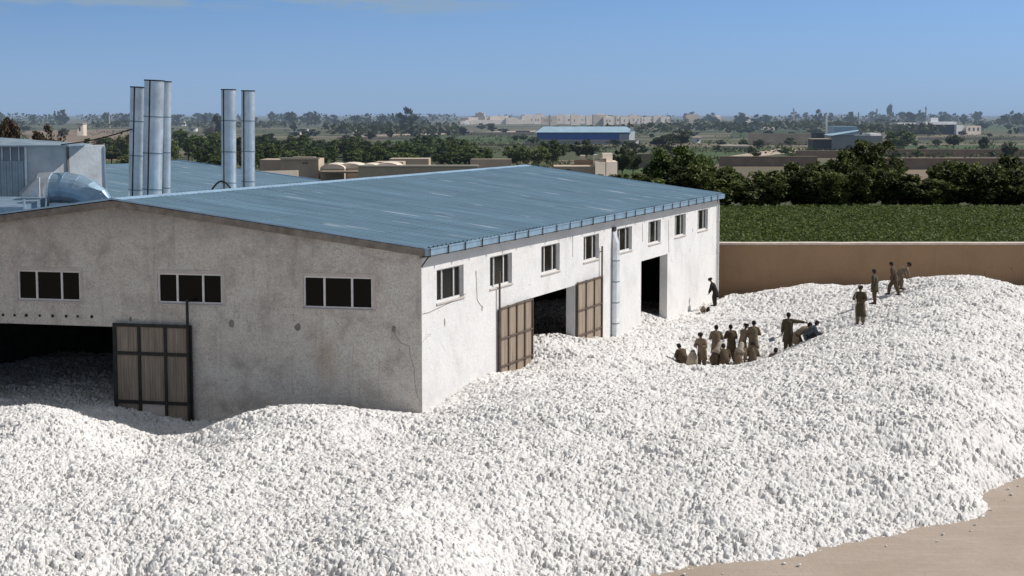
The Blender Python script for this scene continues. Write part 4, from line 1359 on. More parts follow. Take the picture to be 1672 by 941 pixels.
# small far houses
far_list = [(1225, 1272, 207, 212.5, 'adobe_pale', 'long pale house standing alone on the plain right of centre'), (1394, 1404, 194, 198, 'adobe_pale', 'tiny tan house beneath the horizon trees right of the white chimney'), (1412, 1422, 194.5, 198, 'adobe', 'tiny brown house just right of the tan one near the horizon'),
            (1496, 1504, 195, 198.5, 'adobe_pale', 'tiny pale house left of the white factory roof block'), (1668, 1690, 207, 217, 'far_grey', 'grey house at the far right edge of the plain'), (1134, 1145, 226, 234, 'far_white', 'small white house among trees right of the blue warehouse'),
            (485, 500, 211.5, 217, 'adobe_pale', 'small pale house in the trees right of the pair of chimneys'), (566, 580, 211.5, 218, 'adobe_pale', 'small tan tower house in the trees left of centre'), (470, 488, 217, 221, 'adobe_pale', 'low white house fronting the bushes right of the chimneys'),
            (733, 770, 215, 220, 'adobe_pale', 'flat tan farmhouse among trees below the fort'), (842, 865, 214, 219, 'adobe_dark', 'dark low farmhouse left of the blue warehouse'), (126, 134, 203, 222, 'adobe_pale', 'pale square tower standing on the scrubby slope at left'),
            (1180, 1222, 240, 248, 'adobe', 'tan farm building behind the tall bushes right of centre'), (1236, 1246, 197, 201, 'adobe_pale', 'tiny pale house under the horizon right of the tan cliffs'), (1660, 1690, 193, 197.5, 'adobe', 'low brown house under the horizon at the right edge'), (288, 300, 200, 206, 'far_white', 'small white house right of the chimney cluster on the horizon'), (308, 318, 210, 215, 'adobe_pale', 'small tan house between the chimneys')]
for (x0, x1, yt, yb, mt, lb_) in far_list:
    d1 = ground_d(yb)
    t = thing('farm_house', (PD((x0 + x1) / 2, yb, d1).x, d1, 0), lb_, 'house')
    blk(t, 'wall', x0, x1, yt, d1, 8, M[mt])
    a, b_ = PD(x0, yt, d1), PD(x1, yt, d1)
    obj('roof', MB().box(a.x - .4, b_.x + .4, d1 - .4, d1 + 8.4, a.z + .01, a.z + .5), M['adobe_pale' if mt != 'adobe_pale' else 'far_grey'], t)
    nwin = max(1, int((x1 - x0) / 7))
    wz_ = a.z
    openings(t, a.x + .3, b_.x - .3, d1, wz_ * .4, wz_ * .72, nwin, max(.9, (b_.x - a.x) / nwin * .3), M['far_dark'])
# hilltop fort and pale cliffs of the town
d = 2000
ft = thing('hill_fort', (PD(800, 204, d).x, d, 0), 'pale stepped hilltop fort on the horizon', 'fort')
for (x0, x1, yt, dd_, mt) in ((752, 770, 198, 0, 'adobe_pale'), (760, 858, 196, 12, 'adobe_pale'), (765, 812, 192, 30, 'adobe_pale'), (770, 792, 189.5, 40, 'adobe'), (776, 790, 185, 60, 'adobe'), (781, 787, 183.5, 70, 'adobe'), (800, 830, 189.5, 44, 'adobe_pale'), (826, 845, 192.5, 48, 'adobe_pale'), (752, 764, 192.5, 60, 'adobe'), (758, 764, 200.5, -20, 'far_white')):
    blk(ft, 'terrace' if x1 - x0 > 20 else 'tower', x0, x1, yt, d + dd_, 60, M[mt])
town_labels = ['pale', 'tan', 'brown', 'chalky']
px = 852
k = 0
while px < 1215:
    wd = random.uniform(10, 26)
    yt = random.uniform(187.5, 192.5) if px < 1090 else random.uniform(187.5, 192)
    d1 = random.uniform(1750, 2150)
    t = thing('town_block', (PD(px + wd / 2, 203, d1).x, d1, 0), 'pale town building in the strip along the horizon right of the fort', 'town building', 'town buildings on the horizon')
    mt = random.choice(['adobe_pale', 'adobe_pale', 'adobe'])
    blk(t, 'wall', px, px + wd, yt, d1, 25, M[mt], skew=.8)
    blk(t, 'upper_block', px + wd * .2, px + wd * random.uniform(.5, .8), yt - random.uniform(.8, 2.2), d1 + 5, 12, M[random.choice(['adobe', 'adobe_pale'])], PD(px, yt, d1).z, skew=.8)
    a, b_ = PD(px, yt, d1), PD(px + wd, yt, d1)
    for i in range(random.randint(1, 3)):
        xo = random.uniform(.1, .85) * (b_.x - a.x)
        yy = d1 + .8 * xo
        obj('window', MB().hexa([(a.x + xo, yy - .15, 4), (a.x + xo + 1.3, yy + .89, 4), (a.x + xo + 1.3, yy + 1, 4), (a.x + xo, yy - .02, 4)], [(a.x + xo, yy - .15, 6.5), (a.x + xo + 1.3, yy + .89, 6.5), (a.x + xo + 1.3, yy + 1, 6.5), (a.x + xo, yy - .02, 6.5)]), M['adobe_dark'], t)
    px += wd * random.uniform(.6, .9) + (random.choice([0, 22, 30]) if px > 1050 else 0)
    k += 1
# masts
for (mx, yt, yb, lb_) in ((178, 183, 202, 'thin pale mast on the horizon left of the chimney cluster'), (1296, 176, 192, 'thin tan minaret on the horizon right of centre'), (898, 187, 204, 'thin dark mast left above the blue warehouse roof'), (1432, 177, 200, 'thin mast between horizon trees right of the white chimney'), (1512, 174, 190, 'thin mast on the horizon above the white factory'), (1402, 183, 202, 'short pale mast right of the white chimney')):
    d1 = 1500
    a = PD(mx, yt, d1)
    t = thing('mast', (a.x, d1, 0), lb_, 'mast')
    obj('pole', MB().tube([(a.x, d1, 0), (a.x, d1, a.z)], [.8, .45], 8), M['adobe_pale' if mx in (178, 1296) else 'far_grey'], t)
    obj('platform', MB().tube([(a.x, d1, a.z - 2.4), (a.x, d1, a.z - 1.6)], .95, 8), M['far_grey'], t)
# field sheets
def fsheet(name, pts, mat, z=0.004):
    q = [PZ(px, py, z) for px, py in pts]
    sheet(name, q, M[mat], z)


fsheet('field', [(1010, 292), (1075, 292), (1080, 272), (1000, 272)], 'field_green')
fsheet('field', [(620, 233), (880, 233), (870, 224), (640, 224)], 'field_green')
fsheet('field', [(1440, 243), (1720, 243), (1700, 237), (1450, 237)], 'field_green')
fsheet('field', [(1100, 262), (1330, 250), (1330, 244), (1090, 246)], 'field_green')
fsheet('field', [(1190, 225), (1330, 222), (1330, 209), (1200, 209)], 'field_dark')
fsheet('field', [(1560, 214), (1760, 214), (1720, 203), (1560, 204)], 'field_green', .008)
fsheet('path', [(1172, 262), (1332, 246), (1332, 241), (1280, 242), (1172, 258)], 'path_tan', .012)
fsheet('path', [(560, 224), (880, 215), (880, 213), (560, 222)], 'path_tan', .012)
fsheet('field', [(60, 262), (240, 262), (240, 210), (40, 214)], 'field_brown')
fsheet('field', [(830, 285), (1000, 290), (1000, 262), (830, 262)], 'field_brown')
fsheet('field', [(1430, 300), (1760, 300), (1760, 262), (1430, 262)], 'field_brown')

# ------------------------------------------------------------------ crop field beyond the wall
x0f, x1f, y0f, y1f = 4, 78, WY + 1, 204
sheet('field_soil', [(-75, WY + .6), (130, WY + .6), (130, 205), (-75, 205)], simple('soil', (0.035, 0.035, 0.015), 1.0), 0.006)
nC = 85000
cy_ = WY + 1 + (y1f - WY - 1) * RNG.random(nC)
cx2 = 0.08 * cy_ + (0.36 - 0.08) * cy_ * RNG.random(nC)
row = np.round(cy_ / .9) * .9 + RNG.normal(0, .16, nC)
cc = np.stack([cx2, row, np.zeros(nC)], -1)
hgt = .75 + .35 * RNG.random(nC) + .25 * (vnoise(cx2 / 6, row / 9, 5) - .5)
def leafquads(cent, size, jitter=None, up=0.25):
    n = len(cent)
    nrm = RNG.normal(size=(n, 3)); nrm[:, 2] += up * np.sign(nrm[:, 2]) * 2
    nrm /= np.linalg.norm(nrm, axis=1)[:, None]
    t = np.cross(nrm, RNG.normal(size=(n, 3))); t /= np.linalg.norm(t, axis=1)[:, None]
    b = np.cross(nrm, t)
    s = size[:, None]
    V = np.stack([cent - t * s, cent + b * s * .55, cent + t * s, cent - b * s * .55], 1).reshape(-1, 3)
    return V
def np_mesh(name, V, mat, quad=True):
    me = bpy.data.meshes.new(name)
    n = len(V) // 4
    me.vertices.add(len(V)); me.vertices.foreach_set('co', V.astype(np.float32).ravel())
    me.loops.add(4 * n); me.loops.foreach_set('vertex_index', np.arange(4 * n, dtype=np.int32))
    me.polygons.add(n); me.polygons.foreach_set('loop_start', np.arange(0, 4 * n, 4, dtype=np.int32))
    me.update(calc_edges=True)
    me.materials.append(mat)
    return me
cents = np.repeat(cc, 3, 0); hh3 = np.repeat(hgt, 3)
cents = cents + RNG.normal(0, .16, cents.shape); cents[:, 2] = hh3 * (0.45 + .6 * RNG.random(len(cents)))
crop = bpy.data.objects.new('crop_plants', np_mesh('crop_plants', leafquads(cents, .11 + .10 * RNG.random(len(cents)), up=.5), M['leaf_crop']))
COL.objects.link(crop)
tag(crop, 'dense green crop filling the field between the brown wall and the hedge', 'crop', None, 'stuff')

# ------------------------------------------------------------------ trees
def tree_meshes(h, wdt, nclump, per, leaf, lmat, trunk_frac=.25, shape='round', lsize=.3, tr=.16):
    """crown and trunk mesh data for a tree of height h and crown width wdt, base at the origin"""
    crown_c = []
    zb = h * trunk_frac
    limb = MB()
    limb.tube([(0, 0, -.3), (random.uniform(-.1, .1) * h * .1, 0, zb * .6), (random.uniform(-.2, .2), random.uniform(-.2, .2), h * .55), (random.uniform(-.3, .3), random.uniform(-.3, .3), h * .8)], [tr * 1.3, tr, tr * .6, tr * .2], 8)
    cl = []
    while len(cl) < nclump:
        p = RNG.uniform(-1, 1, 3)
        rr_ = np.linalg.norm(p)
        if rr_ > 1 or rr_ < .35:
            continue
        zt_ = (p[2] + 1) / 2
        prof = {'round': 1.0, 'cone': 1.15 - .85 * zt_, 'vase': .55 + .6 * zt_, 'tall': .9}[shape]
        k_ = 1 + .22 * math.sin(5 * math.atan2(p[1], p[0]) + nclump)
        cl.append((p[0] * wdt / 2 * prof * k_, p[1] * wdt / 2 * prof * k_, zb + (h - zb) * (zt_ * .93 + .03)))
    for i in range(5):
        c = cl[i * len(cl) // 5]
        z0_ = h * random.uniform(.2, .5)
        limb.tube([(0, 0, z0_), (c[0] * .5, c[1] * .5, (z0_ + c[2]) / 2 + .1), c], [tr * .5, tr * .35, tr * .12], 6)
    P_, S_ = [], []
    for c in cl:
        cr = wdt * RNG.uniform(.10, .19)
        q = RNG.normal(size=(per, 3)); q /= np.linalg.norm(q, axis=1)[:, None]
        q *= (RNG.random((per, 1)) ** .45) * cr
        q[:, 2] *= .8
        P_.append(q + np.array(c)); S_.append(RNG.uniform(.6, 1.25, per) * lsize)
    V = leafquads(np.concatenate(P_), np.concatenate(S_))
    cm = np_mesh('crown', V, lmat)
    tm = bpy.data.meshes.new('trunk'); tm.from_pydata(limb.v, [], limb.f); tm.materials.append(M['bark'])
    return cm, tm, h, wdt


KIND = {
    'hedge': [tree_meshes(6, 5, 46, 90, 0, M['leaf_hedge'], .08, 'round', .26), tree_meshes(6, 4.6, 40, 95, 0, M['leaf_hedge'], .06, 'vase', .26), tree_meshes(6, 5.2, 50, 80, 0, M['leaf_hedge'], .1, 'round', .28)],
    'green': [tree_meshes(6, 6, 40, 80, 0, M['leaf_green'], .12, 'round', .30), tree_meshes(6, 5, 36, 80, 0, M['leaf_green'], .15, 'vase', .30), tree_meshes(6, 5, 34, 80, 0, M['leaf_green'], .08, 'cone', .30)],
    'poplar': [tree_meshes(6, 2.6, 30, 60, 0, M['leaf_green'], .1, 'tall', .26), tree_meshes(6, 2.2, 26, 60, 0, M['leaf_green'], .08, 'cone', .26), tree_meshes(6, 3.4, 30, 55, 0, M['leaf_green'], .12, 'vase', .27)],
    'dark': [tree_meshes(6, 6, 36, 70, 0, M['leaf_dark'], .15, 'round', .34), tree_meshes(6, 5, 34, 70, 0, M['leaf_dark'], .2, 'vase', .32)],
    'rust': [tree_meshes(6, 5.5, 40, 90, 0, M['leaf_rust'], .12, 'round', .26), tree_meshes(6, 5, 26, 60, 0, M['leaf_rust'], .22, 'vase', .26)],
    'far': [tree_meshes(6, 6, 18, 40, 0, M['leaf_far'], .12, 'round', .62), tree_meshes(6, 5, 16, 40, 0, M['leaf_far'], .15, 'cone', .6), tree_meshes(6, 7, 20, 40, 0, M['leaf_far'], .1, 'round', .62)],
}


def tree(kind, x, y, h, wdt, label, group=None, var=None, name=None):
    k_ = KIND[kind]
    cm, tm, h0, w0 = k_[var if var is not None else random.randrange(len(k_))]
    nm = name or {'hedge': 'hedge_tree', 'green': 'leafy_tree', 'dark': 'dark_tree', 'poplar': 'upright_tree', 'rust': 'rusty_tree', 'far': 'distant_tree'}[kind]
    t = thing(nm, (x, y, 0), label, 'tree', group)
    t.rotation_euler = (0, 0, random.uniform(0, 6.28))
    t.scale = (wdt / w0, wdt / w0, h / h0)
    for n_, me in (('crown', cm), ('trunk', tm)):
        o = bpy.data.objects.new(n_, me); COL.objects.link(o); o.parent = t
    return t


def tree_px(kind, px, yb, yt, wpx, label, group=None, var=None, d=None, name=None):
    d = d or ground_d(yb)
    top = PD(px, yt, d)
    return tree(kind, top.x, d, top.z, wpx / S(d), label, group, var, name)


HL = 'dark bushy tree in the dense hedge row beyond the green crop field'
HG = 'trees of the dark hedge row'
px = 1010
while px < 1790:
    for rowd in (208.5, 213, 218):
        yt = 288 if px < 1110 else (296 if 1190 < px < 1260 else (272 if px < 1480 else (290 if px < 1540 else 270)))
        yt += random.uniform(-9, 12) + (rowd - 208) * .3
        top = PD(px + random.uniform(-8, 8), yt, rowd)
        tree('hedge', top.x, rowd + random.uniform(-1, 1), top.z, random.uniform(4.2, 5.8), HL, HG)
    px += random.uniform(30, 42)
# taller individuals out of the hedge
tree_px('hedge', 1418, 345, 224, 80, 'tallest tree rising out of the hedge row in front of the silver factory', d=222, var=0)
tree_px('hedge', 1388, 345, 240, 60, 'second tallest hedge tree beside the tallest one', d=219, var=1)
tree_px('hedge', 1448, 345, 256, 70, 'broad tree on the right flank of the tallest hedge tree', d=218, var=2)
tree_px('green', 1110, 320, 232, 90, 'big bright green tree just past the far end of the blue roof', d=228, var=0)
tree_px('green', 1078, 320, 250, 60, 'rounded green tree left of the big bright one by the roof end', d=226, var=1)
tree_px('green', 1146, 320, 252, 70, 'green tree right of the big bright one by the roof end', d=224, var=2)
tree_px('hedge', 1310, 345, 262, 70, 'lighter topped bush standing up in the hedge left of the tallest tree', d=214, var=1)
tree_px('hedge', 1560, 345, 268, 80, 'bushy tree standing up in the hedge right of the low gap', d=214, var=0)
tree_px('hedge', 1652, 345, 250, 70, 'tall ragged hedge tree close to the right edge', d=216, var=1)
tree_px('green', 1470, 245, 211, 48, 'round bright green tree right of the silver factory')
tree_px('dark', 1648, 262, 232, 24, 'small dark tree by the mud walls at the right edge')
tree_px('dark', 1558, 243, 220, 26, 'dark shrub tree in front of the white factory')
tree_px('dark', 1518, 224, 203, 34, 'dark tree shading the front of the white factory', d=960)
tree_px('dark', 1606, 250, 223, 18, 'slim dark tree beside the mud wall right of the white factory')
for (px, yb, yt, w_, kd, lb_) in ((845, 272, 234, 40, 'green', 'leafy tree left of the dusty terrace behind the ridge'), (903, 270, 226, 44, 'green', 'tall tree in front of the left end of the blue warehouse'), (880, 272, 240, 36, 'green', 'grey green tree just left of the tall one by the blue warehouse'), (955, 264, 228, 46, 'dark', 'spreading dark tree in front of the blue warehouse middle'), (1016, 292, 240, 34, 'dark', 'thin topped tree right of the stepped house'), (1034, 290, 243, 28, 'dark', 'small tree with bare trunk on the green lawn'),
                                (1112, 243, 211, 42, 'dark', 'big dark tree right of the blue warehouse'), (1082, 244, 221, 44, 'dark', 'low dark tree left of the big one right of the warehouse'), (665, 214, 178, 28, 'far', 'tall eucalyptus like tree sticking above the horizon left of centre'), (355, 222, 186, 26, 'far', 'dark round tree on the horizon left of the pair of chimneys'), (1130, 200, 184, 18, 'far', 'round dark tree on the horizon above the pale town'), (1453, 200, 170, 13, 'far', 'tallest narrow tree on the horizon at right'),
                                (8, 300, 192, 50, 'rust', 'rusty brown tree at the left edge above the plant house roof'), (75, 300, 203, 44, 'rust', 'dark rusty tree behind the plant house roof'), (535, 292, 268, 34, 'rust', 'small dry bush against the domed adobe rooms'), (450, 290, 262, 46, 'rust', 'dry shrub with pinkish tint before the flat roofed adobe house'), (855, 232, 219, 14, 'dark', 'small tree left of the blue warehouse wall'), (668, 216, 190, 22, 'far', 'dark tree just under the tall eucalyptus like one')):
    tree_px(kd, px, yb, yt, w_, lb_)
for i in range(46):
    px = random.uniform(425, 800); yb = random.uniform(256, 276); yt = yb - random.uniform(24, 42)
    tree_px('poplar', px, yb, yt, random.uniform(11, 22), 'slim upright young tree in the belt behind the adobe houses', 'upright trees of the belt')
for i in range(24):
    px = random.uniform(140, 430); yb = random.uniform(256, 280); yt = yb - random.uniform(24, 44)
    tree_px('poplar', px, yb, yt, random.uniform(12, 22), 'slim upright young tree behind the chimneys', 'upright trees behind the chimneys')
BG = 'bushes and trees of the belt behind the shed'
for i in range(54):
    px = random.uniform(425, 790); yb = random.uniform(250, 275)
    tree_px('green' if random.random() < .75 else 'dark', px, yb, yb - random.uniform(20, 36) + (6 if px > 700 else 0), random.uniform(30, 52), 'green tree in the thick belt behind the adobe houses', BG)
for i in range(34):
    px = random.uniform(145, 430); yb = random.uniform(250, 290)
    tree_px('green' if random.random() < .7 else ('rust' if random.random() < .5 else 'dark'), px, yb, yb - random.uniform(24, 40), random.uniform(26, 46), 'leafy tree in the belt around the chimneys behind the sheds', 'trees behind the chimneys')
for i in range(26):
    px = random.uniform(1150, 1700); yb = random.uniform(236, 262)
    tree_px(random.choice(['green', 'dark', 'dark']), px, yb, yb - random.uniform(9, 18), random.uniform(12, 26), 'small tree dotted over the plain beyond the hedge', 'small trees on the right hand plain')
for i in range(16):
    px = random.uniform(860, 1100); yb = random.uniform(236, 268)
    tree_px(random.choice(['green', 'dark', 'dark']), px, yb, yb - random.uniform(9, 18), random.uniform(14, 30), 'small tree dotted around the field below the blue warehouse', 'small trees below the blue warehouse')
for i in range(26):
    px = random.uniform(0, 470); yb = random.uniform(214, 245)
    tree_px(random.choice(['rust', 'dark', 'far', 'rust']), px, yb, yb - random.uniform(8, 18), random.uniform(14, 28), 'brownish tree on the scrubby slope at the left horizon', 'scrub trees at left')
for i in range(40):
    px = random.uniform(470, 1100); yb = random.uniform(210, 230)
    if 870 < px < 1050 and yb > 214: continue
    tree_px('far', px, yb, yb - random.uniform(7, 16), random.uniform(10, 24), 'far dark tree among the fields beneath the horizon', 'far trees in the middle fields')
for i in range(40):
    px = random.uniform(1060, 1700); yb = random.uniform(206, 226)
    tree_px('far', px, yb, yb - random.uniform(6, 12), random.uniform(8, 22), 'far dark tree on the right plain beneath the horizon', 'far trees on the right plain')
for i in range(150):
    px = random.uniform(-260, 1930)
    if 735 < px < 1100 and random.random() < .88: continue
    yb = random.uniform(198, 206)
    yt = random.triangular(178, 192, 186)
    tree_px('far', px, yb, yt, random.uniform(10, 24), 'hazy blue grey tree in the line along the horizon', 'hazy trees along the horizon')
# continuous far woodland
cen_ = []
for dd_ in (950, 1150, 1400, 1700, 2100, 2700):
    n = int(1200)
    x_ = RNG.uniform(-.47, .47, n) * dd_
    hN = 4.2 + 3.5 * vnoise(x_ / 40, np.full(n, dd_ * .01), 3) + (dd_ > 2000) * 6
    gap = vnoise(x_ / 55, np.full(n, dd_ * .013), 9) > (.40 if dd_ > 1300 else .62)
    pxx = CX + F * x_ / dd_
    gap &= ~((pxx > 745) & (pxx < 1085) & (dd_ > 1100) & (dd_ < 2500))
    x_, hN = x_[gap], hN[gap]
    for _ in range(5):
        c_ = np.stack([x_ + RNG.normal(0, 2.5, len(x_)), dd_ + RNG.normal(0, 14, len(x_)), hN * RNG.uniform(.25, 1.0, len(x_))], -1)
        cen_.append(c_)
cen_ = np.concatenate(cen_)
wdl = bpy.data.objects.new('distant_woodland', np_mesh('distant_woodland', leafquads(cen_, RNG.uniform(1.3, 2.6, len(cen_))), M['leaf_far']))
COL.objects.link(wdl)
tag(wdl, 'hazy belt of far woodland and scrub below the horizon', 'woodland', None, 'stuff')
# scrub over the middle plain
scn = []
for i in range(3200):
    yb = random.uniform(206, 300); px = random.uniform(-20, 1700)
    d1 = ground_d(yb); q = PZ(px, yb, 0)
    if vnoise(np.array([q.x / 40]), np.array([q.y / 60]), 17)[0] < .5 or q.y < 235: continue
    for _ in range(14):
        scn.append((q.x + random.gauss(0, 1.3), q.y + random.gauss(0, 1.6), random.uniform(.1, 1.5)))
scn = np.array(scn)
scb = bpy.data.objects.new('scrub', np_mesh('scrub', leafquads(scn, RNG.uniform(.3, .7, len(scn))), M['leaf_dark']))
COL.objects.link(scb)
tag(scb, 'low scrub and weeds scattered over the plain behind the sheds', 'scrub', None, 'stuff')

# ------------------------------------------------------------------ people
M['skin'] = simple('skin', (0.17, 0.095, 0.06), 0.6, .1, 5)
M['hair'] = simple('hair', (0.012, 0.010, 0.009), 0.7, .2, 9)
def cloth(nm, c): M[nm] = simple(nm, c, 0.9, .22, 4, .4, 9)
cloth('khaki', (0.155, 0.118, 0.078)); cloth('brown', (0.085, 0.06, 0.038)); cloth('olive', (0.075, 0.062, 0.038)); cloth('cream', (0.36, 0.30, 0.235)); cloth('black_cloth', (0.022, 0.02, 0.018)); cloth('bluegrey', (0.075, 0.088, 0.105)); cloth('tan_cloth', (0.215, 0.162, 0.11))
M['wood'] = simple('pale_wood', (0.42, 0.34, 0.25), .8, .2, 5)


def lerp(a, b, t): return a + (b - a) * t


def skin_body(J, head_c, head_q):
    """one continuous skinned figure; J holds joint positions"""
    vs, es, rs = [], [], []
    def add(p, r, par=None):
        vs.append(p); rs.append(r)
        if par is not None: es.append((par, len(vs) - 1))
        return len(vs) - 1
    pel = add(J['pelvis'], .125)
    ch = add(J['belly'], .125, pel); ch = add(J['chest'], .145, ch)
    nk = add(J['neck'], .062, ch)
    hd0 = add(lerp(J['neck'], head_c, .55), .055, nk)
    hd1 = add(head_c + head_q @ Vector((0, .01, .0)), .092, hd0)
    add(head_c + head_q @ Vector((0, 0, .075)), .082, hd1)
    for s in 'LR':
        sh_ = add(J['sh' + s], .062, ch)
        elb = add(J['el' + s], .043, sh_)
        wr = add(J['wr' + s], .029, elb)
        hdv = (J['wr' + s] - J['el' + s]).normalized()
        pl_ = add(J['wr' + s] + hdv * .07, .036, wr)
        hp_ = add(J['hip' + s], .095, pel)
        kn = add(J['kn' + s], .06, hp_)
        an_ = add(J['an' + s], .04, kn)
        add(J['toe' + s], .04, an_)
    me = bpy.data.meshes.new('tmp'); me.from_pydata([tuple(v) for v in vs], es, [])
    o = bpy.data.objects.new('tmp', me); COL.objects.link(o)
    md = o.modifiers.new('s', 'SKIN'); o.modifiers.new('d', 'SUBSURF').levels = 1
    for i, r in enumerate(rs):
        sv_ = me.skin_vertices[0].data[i]; sv_.radius = (r, r); sv_.use_root = (i == 0)
    dg = bpy.context.evaluated_depsgraph_get(); dg.update()
    em = bpy.data.meshes.new_from_object(o.evaluated_get(dg))
    mb = MB(); mb.v = [tuple(v.co) for v in em.vertices]; mb.f = [tuple(p.vertices) for p in em.polygons]
    bpy.data.objects.remove(o); bpy.data.meshes.remove(me); bpy.data.meshes.remove(em)
    # face: nose, brows, ears, mouth
    H = lambda x, y, z: head_c + head_q @ Vector((x, y, z))
    mb.tube([H(0, .085, .03), H(0, .118, -.008), H(0, .09, -.022)], [.010, .017, .012], 6)
    mb.tube([H(-.026, .088, -.052), H(.026, .088, -.052)], .009, 5)
    for sx in (-1, 1):
        mb.ball(H(sx * .088, 0, .0), .013, .024, .032, 7, 5)
        mb.ball(H(sx * .034, .082, .022), .014, .010, .009, 6, 4)
    # hands: five fingers each, gently curled, thumb off the side of the palm
    for s, sx in (('L', -1), ('R', 1)):
        dv = (J['wr' + s] - J['el' + s]).normalized()
        side_ = dv.cross(Vector((0, 1, 0)));
        side_ = side_.normalized() if side_.length > .1 else Vector((1, 0, 0))
        curl = side_.cross(dv).normalized()
        if curl.y < 0: curl = -curl
        root = J['wr' + s] + dv * .075
        for k_, (off, ln_) in enumerate(((-.030, .075), (-.010, .088), (.010, .083), (.029, .064))):
            b0 = root + side_ * off
            mb.tube([b0 - dv * .02, b0 + dv * ln_ * .5, b0 + dv * ln_ * .85 + curl * ln_ * .35, b0 + dv * ln_ * .95 + curl * ln_ * .7], [.011, .010, .009, .007], 6)
        b0 = J['wr' + s] + dv * .035 - side_ * .030 * sx
        mb.tube([b0, b0 + dv * .03 - side_ * .03 * sx, b0 + dv * .055 - side_ * .035 * sx + curl * .02], [.013, .012, .009], 6)
    return mb


def person(px, d, label, pose='stand', face=0, top='khaki', legs='brown', hat='hair', height=1.70, z=None, py=None, dx=0, skirt=.42, arms=None, stick=False, lean=None):
    """face: degrees the person is turned from looking straight away from the camera, positive to the right"""
    x = PD(px, 500, d).x
    if z is None:
        z = zc(x, d) + .02
    height *= 1.03
    s = height / 1.72
    t = thing('person', (x, d, z), label, 'person', None)
    ln = {'stand': 4, 'work': 16, 'bend': 68, 'stoop': 38, 'crouch': 42, 'point': 3, 'stride': 10}[pose] if lean is None else lean
    a = math.radians(ln)
    J = {}
    hip_h = .90 * s
    st, dy = .10, 0.0
    if pose == 'crouch': hip_h = .34 * s
    if pose in ('bend', 'stoop'): hip_h = .84 * s
    sp = Vector((0, math.sin(a), math.cos(a)))
    J['pelvis'] = Vector((0, -.12 * math.sin(a), hip_h))
    J['belly'] = J['pelvis'] + sp * .22 * s
    J['chest'] = J['pelvis'] + sp * .40 * s + Vector((0, .0, 0))
    J['neck'] = J['pelvis'] + sp * .58 * s
    hq = Matrix.Rotation(-a * .75, 3, 'X')
    hc = J['neck'] + (hq @ Vector((0, .03, .155))) * s
    for q, sx in (('L', -1), ('R', 1)):
        J['hip' + q] = J['pelvis'] + Vector((sx * .095, 0, -.03))
        if pose == 'crouch':
            J['kn' + q] = Vector((sx * .17, .36, .42 * s)); J['an' + q] = Vector((sx * .14, .10, .07)); J['toe' + q] = Vector((sx * .16, .30, .035))
        elif pose == 'stride':
            f = .30 * sx
            J['kn' + q] = Vector((sx * .11, f * .6 + .06, .48 * s)); J['an' + q] = Vector((sx * .12, f, .08)); J['toe' + q] = Vector((sx * .14, f + .18, .04))
        else:
            f = .05 * sx
            J['kn' + q] = Vector((sx * .11, f + .03, .47 * s)); J['an' + q] = Vector((sx * .12, f - .02, .08)); J['toe' + q] = Vector((sx * .15, f + .17, .04))
        J['sh' + q] = J['chest'] + sp * .10 * s + Vector((sx * .185 * s, 0, 0))
        shp = J['sh' + q]
        mode = (arms or {'stand': 'down', 'work': 'front', 'bend': 'drop', 'stoop': 'drop', 'crouch': 'front', 'point': 'pointR', 'stride': 'down'}[pose])
        if mode == 'down' or (mode == 'pointR' and q == 'L'):
            el_, wr = shp + Vector((sx * .07, -.03, -.28)) * s, shp + Vector((sx * .08, .06, -.52)) * s
        elif mode == 'drop':
            el_, wr = shp + Vector((sx * .04, .08, -.27)) * s, shp + Vector((sx * -.02, .16, -.50)) * s
        elif mode == 'front':
            el_, wr = shp + Vector((sx * .09, .06, -.26)) * s, shp + Vector((sx * -.06, .27, -.26)) * s
        elif mode == 'pointR':
            el_, wr = shp + Vector((.28, .06, -.03)) * s, shp + Vector((.54, .10, -.07)) * s
        elif mode == 'hip':
            el_, wr = shp + Vector((sx * .16, -.06, -.22)) * s, shp + Vector((sx * .0, .06, -.42)) * s
        elif mode == 'stick':
            el_, wr = shp + Vector((sx * .10, .08, -.24)) * s, shp + (Vector((.02, .26, -.16)) if q == 'R' else Vector((.10, .26, -.34))) * s
        J['el' + q], J['wr' + q] = el_, wr
    body = skin_body(J, hc, hq)
    rot = Matrix.Rotation(math.radians(-face), 4, 'Z')
    off = Vector((x, d, z))
    def put(mb):
        mb.v = [tuple((rot @ Vector(v)) + off) for v in mb.v]
        return mb
    bo = obj('body', put(body), M['skin'], t, smooth=True)
    # tunic: hips to neck then skirt
    thigh = ((J['knL'] + J['knR']) / 2 - J['pelvis'])
    hem_dir = (Vector((0, 0, -1)) * .8 + thigh.normalized() * .35 - sp * .1).normalized()
    skl = skirt * s * (.50 if pose == 'crouch' else 1)
    if pose == 'crouch':
        hem_dir = (thigh.normalized() * .6 + Vector((0, 0, -.75))).normalized()
    fold = random.uniform(0, 6)
    tn = MB()
    pts_ = [J['pelvis'] + hem_dir * skl, J['pelvis'] + hem_dir * skl * .5, J['pelvis'], J['belly'], J['chest'], J['chest'] + sp * .10 * s, J['neck'] - sp * .015, J['neck'] + sp * .02]
    rad_ = [(.245 * s, .195 * s), (.228 * s, .18 * s), (.20 * s, .165 * s), (.19 * s, .155 * s), (.218 * s, .16 * s), (.212 * s, .135 * s), (.092, .092), (.072, .072)]
    n0 = len(tn.v)
    tn.tube(pts_, rad_, 22, xax=(1, 0, 0))
    # folds in the cloth
    for i, p in enumerate(pts_[:3]):
        for k_ in range(22):
            v = Vector(tn.v[n0 + i * 22 + k_]); dv = v - p
            tn.v[n0 + i * 22 + k_] = tuple(p + dv * (1 + .09 * (3 - i) / 3 * math.sin(k_ * 2 * PI / 22 * 5 + fold)))
